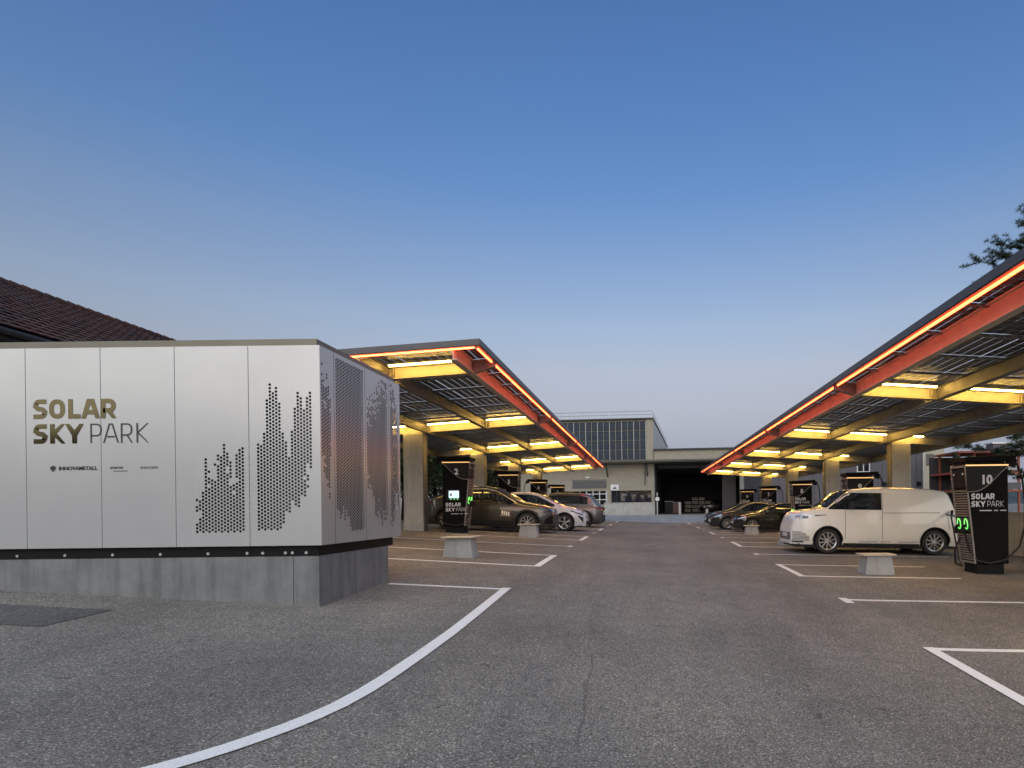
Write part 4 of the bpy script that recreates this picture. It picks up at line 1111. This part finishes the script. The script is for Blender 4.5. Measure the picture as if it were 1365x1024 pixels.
def white_van(x, y):
    c = Car(4.72, 1.985, [(0, .62), (.01, .74), (.05, .86), (.11, .98), (.18, 1.08), (.27, 1.16), (.45, 1.205), (.92, 1.265), (1.0, 1.30), (1.56, 1.745), (1.75, 1.815), (2.1, 1.86), (2.6, 1.885), (3.4, 1.875), (3.9, 1.85), (4.30, 1.79), (4.37, 1.745), (4.54, 1.25), (4.64, 1.0), (4.71, .92), (4.72, .88)],
            .97, 3.965, .358, z0=.255, belt=((0, 1.0), (.5, 1.15), (.9, 1.22), (9, 1.22)), tum=.13, nose=.50, tail=.22, kn=.27, kt=.07, rtop=.10, smooth=.045)
    t = car_root(c, "electric_van", "white electric panel van plugged in at the charger marked 10", "van", x, y, 0)
    dress(c, t, M['white_paint'], 'double', False, ((1.45, .42, 1.45, 1.22), (2.49, .36, 2.49, 1.82), (2.51, 1.16, 4.1, 1.19), (4.30, 1.14, 4.36, .72)))
    m = MB(); c.side(m, .98, 2.47, 1.245, lambda q: min(1.72, 1.262+(q-.98)*.86), .005, 18, 5); m.split("side_window", M['glass'], t)
    m = MB(); c.side(m, 1.43, 1.475, 1.246, lambda q: min(1.72, 1.262+(q-.98)*.86), .009, 2, 5); m.split("window_pillar", M['black'], t)
    m = MB(); c.top(m, .97, 1.62, .95, .90, .009, 12, 10); m.build("windscreen", M['glass'], t)
    m = MB(); c.top(m, 4.39, 4.53, .88, .9); m.build("rear_window", M['glass'], t)
    m = MB(); c.side(m, .12, .60, ((.12, .985), (.34, .955), (.60, 1.03)), ((.12, 1.045), (.34, 1.085), (.60, 1.075)), .007, 8, 3); hs = m.split("headlight", M['lamp'], t)
    for h, cm in zip(hs, (-1, 1)):
        m = MB(); c.side(m, .26, .42, .985, 1.05, .010, 4, 2, (cm,)); m.build("lamp_core", M['lampdark'], h)
    m = MB(); c.side(m, .60, .93, ((.60, 1.045), (.93, 1.085)), ((.60, 1.08), (.93, 1.10)), .006, 6, 1); m.split("fender_emblem", M['seam'], t)
    # honeycomb air intake around the bumper
    m = MB()
    for i in range(10):
        for j in range(7):
            u = .02+.045*i+(.0225 if j % 2 else 0); z = .36+.038*j
            if u > .44 or (i+j*1.4) > 13: continue
            c.side(m, u, u+.030, z, z+.023, .006, 1, 1)
    for i in range(34):
        for j in range(6):
            yy = -.62+.0375*i+(.018 if j % 2 else 0)
            if abs(yy) < .64: m.box(-c.L/2-.006, -c.L/2+.01, yy-.013, yy+.013, .37+.036*j, .392+.036*j)
    m.build("air_intake", M['black'], t)["kind"] = "stuff"
    m = MB(); m.box(-c.L/2-.015, -c.L/2+.01, -.26, .26, .45, .56); m.build("number_plate", M['plate'], t)
    m = MB(); c.side(m, .02, .30, .305, .345, .008, 5, 1); m.split("bumper_lip", M['seam'], t)
    m = MB(); m.lathe_y([(.08, -.012), (.065, -.012), (.065, .0), (.08, .0), (.08, -.012)], 20); o = m.build("round_badge", M['alu'], t); o.location = (.10-c.L/2, 0, .96); o.rotation_euler = (0, 0, -pi/2)
    m = MB(); c.side(m, 2.22, 2.41, 1.005, 1.03, .022, 3, 1); m.split("door_handle", M['white_paint'], t)
    m = MB(); c.side(m, 4.26, 4.70, ((4.26, 1.12), (4.70, 1.02)), ((4.26, 1.165), (4.52, 1.15), (4.70, 1.10)), .008, 8, 2); m.split("tail_light", M['lampdark'], t)
    # dark sill lettering, too small to read in the photograph
    m = MB(); r = random.Random(8)
    for x0, n in ((1.86, 11), (2.46, 6), (2.94, 12)):
        for k in range(n):
            xx = x0+.048*k; hh = r.choice((.03, .036, .036)); c.side(m, xx, xx+.012, .335, .335+hh, .005, 1, 1)
            z = r.choice((.335, .348, .360)); c.side(m, xx+.0125, xx+.034, z, z+.010, .005, 1, 1)
    m.build("sill_marking", M['greywall'], t)["kind"] = "stuff"
    mirror(c, t, M['clad'], 1.56, 1.28, .17)
    m = MB(); m.box(c.L/2-.02, c.L/2+.03, -.85, .85, .30, .36); m.build("rear_lip", M['clad'], t)
    return t
white_van(4.09+2.36, 16.75+.99)

def graphite(x, y):
    c = Car(4.60, 1.85, [(0, .66), (.03, .78), (.12, .90), (.5, 1.0), (1.15, 1.08), (1.30, 1.14), (2.05, 1.52), (2.4, 1.585), (2.9, 1.57), (3.6, 1.42), (4.15, 1.20), (4.45, 1.10), (4.55, 1.02), (4.60, .8)], .90, 3.68, .365, z0=.27, belt=((0, .9), (1.2, .96), (4.6, 1.06)), tum=.42, kn=.30, nose=.6, kt=.2, tail=.45)
    t = car_root(c, "crossover_car", "graphite crossover coupe with white door lettering beside the charger marked 2", "car", x, y, pi)
    dress(c, t, M['grey_paint'], 'double', True, ((1.42, .45, 1.36, 1.0), (2.48, .42, 2.55, 1.03), (1.36, 1.0, 3.4, 1.03)))
    m = MB(); c.side(m, 1.40, 3.62, lambda q: 1.03+.02*(q-1.4), lambda q: max(1.035+.02*(q-1.4), c.up(q)-.095), .005, 22, 4); m.split("side_window", M['glass'], t)
    m = MB(); c.side(m, 2.50, 2.58, 1.04, 1.46, .009, 2, 4); m.split("window_pillar", M['black'], t)
    m = MB(); c.top(m, 1.32, 2.05, .93, .88, .009); m.build("windscreen", M['glass'], t)
    m = MB(); c.top(m, 3.45, 4.15, .85, .85, .009); m.build("rear_window", M['glass'], t)
    m = MB(); c.side(m, 1.35, 3.65, lambda q: c.up(q)-.10, lambda q: c.up(q)-.072, .009, 24, 1); m.split("window_trim", M['alu'], t)
    m = MB(); c.side(m, .10, .52, ((.1, .76), (.52, .86)), ((.1, .80), (.52, .91)), .007, 6, 2); m.split("headlight", M['lampdark'], t)
    m = MB(); c.side(m, .04, .30, .36, ((.04, .70), (.30, .50)), .006, 5, 3); m.split("bumper_insert", M['black'], t)
    m = MB(); c.front(m, -.5, .5, .42, .70); m.split("grille", M['glossblack'], t)
    m = MB(); c.side(m, 4.2, 4.56, .93, ((4.2, .95), (4.56, 1.0)), .007, 5, 1); m.split("tail_light", M['tail'], t)
    m = MB(); r = random.Random(2)
    for k in range(4): c.side(m, 1.52+.075*k, 1.575+.075*k, .60+.008*k, .72+.01*k, .006, 1, 1, (1,)); 
    c.side(m, 1.48, 1.85, .575, .59, .006, 3, 1, (1,)); m.split("door_lettering", M['white_mark'], t)
    m = MB(); c.side(m, 2.2, 2.42, .93, .955, .014, 2, 1); c.side(m, 3.2, 3.42, .96, .985, .014, 2, 1); m.split("door_handle", M['grey_paint'], t)
    mirror(c, t, M['black'], 1.52, 1.04)
    return t
graphite(-3.28-2.30, 20.95+.92)

def hatchback(x, y):
    c = Car(4.29, 1.84, [(0, .62), (.03, .70), (.12, .78), (.5, .92), (.95, 1.0), (1.1, 1.06), (1.95, 1.44), (2.3, 1.49), (2.9, 1.48), (3.6, 1.36), (4.0, 1.2), (4.2, 1.0), (4.29, .75)], .83, 3.53, .345, z0=.22, belt=((0, .82), (1.2, .9), (4.3, 1.02)), tum=.42, kn=.34, nose=.65, kt=.2, tail=.4)
    t = car_root(c, "hatchback", "pearl white hatchback with its nose out beyond the graphite car", "car", x, y, pi)
    dress(c, t, M['pearl'], 'swirl', False, ((1.35, .4, 1.30, .95), (2.38, .4, 2.45, 1.0)))
    m = MB(); c.side(m, 1.25, 3.4, lambda q: .96+.03*(q-1.25), lambda q: max(.965+.03*(q-1.25), c.up(q)-.09), .005, 22, 4); m.split("side_window", M['glass'], t)
    m = MB(); c.top(m, 1.12, 1.95, .93, .88, .009); m.build("windscreen", M['glass'], t)
    m = MB(); c.side(m, .12, .62, ((.12, .66), (.62, .80)), ((.12, .70), (.62, .855)), .007, 6, 2); m.split("headlight", M['lampdark'], t)
    m = MB(); c.side(m, .10, .30, ((.10, .36), (.30, .60)), ((.10, .56), (.30, .66)), .006, 4, 2); m.split("bumper_slot", M['clad'], t)
    m = MB(); c.front(m, -.55, .55, .25, .42); m.split("grille", M['black'], t)
    m = MB(); c.top(m, 3.5, 4.0, .8, .8); m.build("rear_window", M['glass'], t)
    m = MB(); c.side(m, 3.95, 4.25, .86, .93, .007, 4, 1); m.split("tail_light", M['tail'], t)
    mirror(c, t, M['black'], 1.40, .97)
    return t
hatchback(-2.42-2.15, 23.75+.92)

def grey_suv(x, y):
    c = Car(4.50, 1.86, [(0, .72), (.03, .85), (.15, .95), (.9, 1.06), (1.2, 1.12), (1.85, 1.56), (2.2, 1.63), (3.4, 1.63), (3.85, 1.56), (4.25, 1.12), (4.42, 1.04), (4.48, .9), (4.50, .6)], .88, 3.58, .365, z0=.27, belt=((0, .95), (1.2, 1.0), (4.5, 1.12)), tum=.35, kt=.22, tail=.5, kn=.25, nose=.5)
    t = car_root(c, "estate_car", "silver grey sport utility car parked tail outwards next to the white hatchback", "car", x, y, 0)
    dress(c, t, M['silver'], 'double', True, ((1.5, .45, 1.45, 1.05), (2.5, .42, 2.55, 1.1), (3.3, .8, 3.25, 1.1)))
    m = MB(); c.side(m, 1.35, 3.72, lambda q: 1.08+.02*(q-1.35), lambda q: max(1.09+.02*(q-1.35), c.up(q)-.12), .005, 22, 4); m.split("side_window", M['glass'], t)
    m = MB(); c.top(m, 3.86, 4.24, .86, .88, .009); m.build("rear_window", M['glass'], t)
    m = MB(); c.top(m, 1.22, 1.85, .92, .88, .009); m.build("windscreen", M['glass'], t)
    m = MB(); c.side(m, 3.98, 4.48, ((3.98, .98), (4.48, .86)), ((3.98, 1.02), (4.48, .98)), .007, 7, 2); m.split("tail_light", M['tail'], t)
    m = MB(); c.rear(m, -.75, .75, .30, .62); m.build("rear_bumper", M['clad'], t)
    m = MB(); c.rear(m, -.26, .26, .68, .79, .012); m.build("number_plate", M['plate'], t)
    m = MB(); c.side(m, .1, .5, .82, .9, .007, 4, 1); m.split("headlight", M['lampdark'], t)
    for sg in (-1, 1):
        m = MB(); m.tube([(-.2+xx, sg*.58, 1.64+zz) for xx, zz in ((0, 0), (.1, .04), (1.2, .05), (1.4, .0))], .018, 6); m.build("roof_rail", M['black'], t)
    mirror(c, t, M['black'], 1.5, 1.1)
    return t
grey_suv(-2.1-2.25, 28.85+.93)

def sedan(name, label, x, y, paint, L=4.69, H=1.44, style='double', lampmat='lamp'):
    k = H/1.44
    c = Car(L, 1.85, [(0, .55*k), (.03, .62*k), (.2, .74*k), (.6, .86*k), (1.15, .95*k), (1.3, 1.0*k), (2.1, 1.38*k), (2.5, 1.44*k), (2.9, 1.42*k), (3.6, 1.24*k), (4.1, 1.08*k), (L-.15, 1.03*k), (L-.04, .95*k), (L, .6*k)], .86, .86+2.875*L/4.69, .34, z0=.2, belt=((0, .78*k), (1.2, .90*k), (4.7, .98*k)), tum=.46, kn=.32, nose=.65, kt=.24, tail=.5)
    t = car_root(c, name, label, "car", x, y, 0)
    dress(c, t, paint, style, False, ((1.45, .4, 1.42, .92*k), (2.5, .4, 2.55, .95*k)))
    m = MB(); c.side(m, 1.42, 3.75, lambda q: .95*k+.02*(q-1.42), lambda q: max(.955*k+.02*(q-1.42), c.up(q)-.08), .005, 22, 4); m.split("side_window", M['glass'], t)
    m = MB(); c.top(m, 1.32, 2.1, .93, .88, .009); m.build("windscreen", M['glass'], t)
    m = MB(); c.top(m, 2.95, 3.95, .86, .86, .009); m.build("rear_window", M['glass'], t)
    m = MB(); c.side(m, .14, .55, ((.14, .62*k), (.55, .72*k)), ((.14, .67*k), (.55, .79*k)), .007, 6, 2); m.split("headlight", M[lampmat], t)
    m = MB(); c.front(m, -.6, .6, .24, .40); c.side(m, .05, .25, .26, .42, .006, 3, 1); m.split("grille", M['clad'], t)
    m = MB(); c.front(m, -.26, .26, .42, .52, 0, .012); m.build("number_plate", M['plate'], t)
    m = MB(); c.side(m, L-.4, L-.04, .8*k, .9*k, .007, 4, 1); m.split("tail_light", M['tail'], t)
    mirror(c, t, paint, 1.55, .95*k, .1)
    return t
sedan("sedan", "low black saloon car next to the white van", 4.28+2.34, 29.0+.92, M['black_paint'])
sedan("sedan", "dark grey car with its windscreen showing past the black saloon", 3.45+2.34, 32.2+.92, M['dark_paint'], 4.6, 1.5)
sedan("sedan", "blue grey car with its nose farthest out, beyond the dark grey one", 3.7+2.2, 36.6+.92, M['blue_paint'], 4.4, 1.5)
x_, y_ = at_hall(7.2, 11.0)
sedan("sedan", "dark car parked inside the loading bay in front of the white sacks", x_, y_, M['black_paint'], 4.5, 1.5)
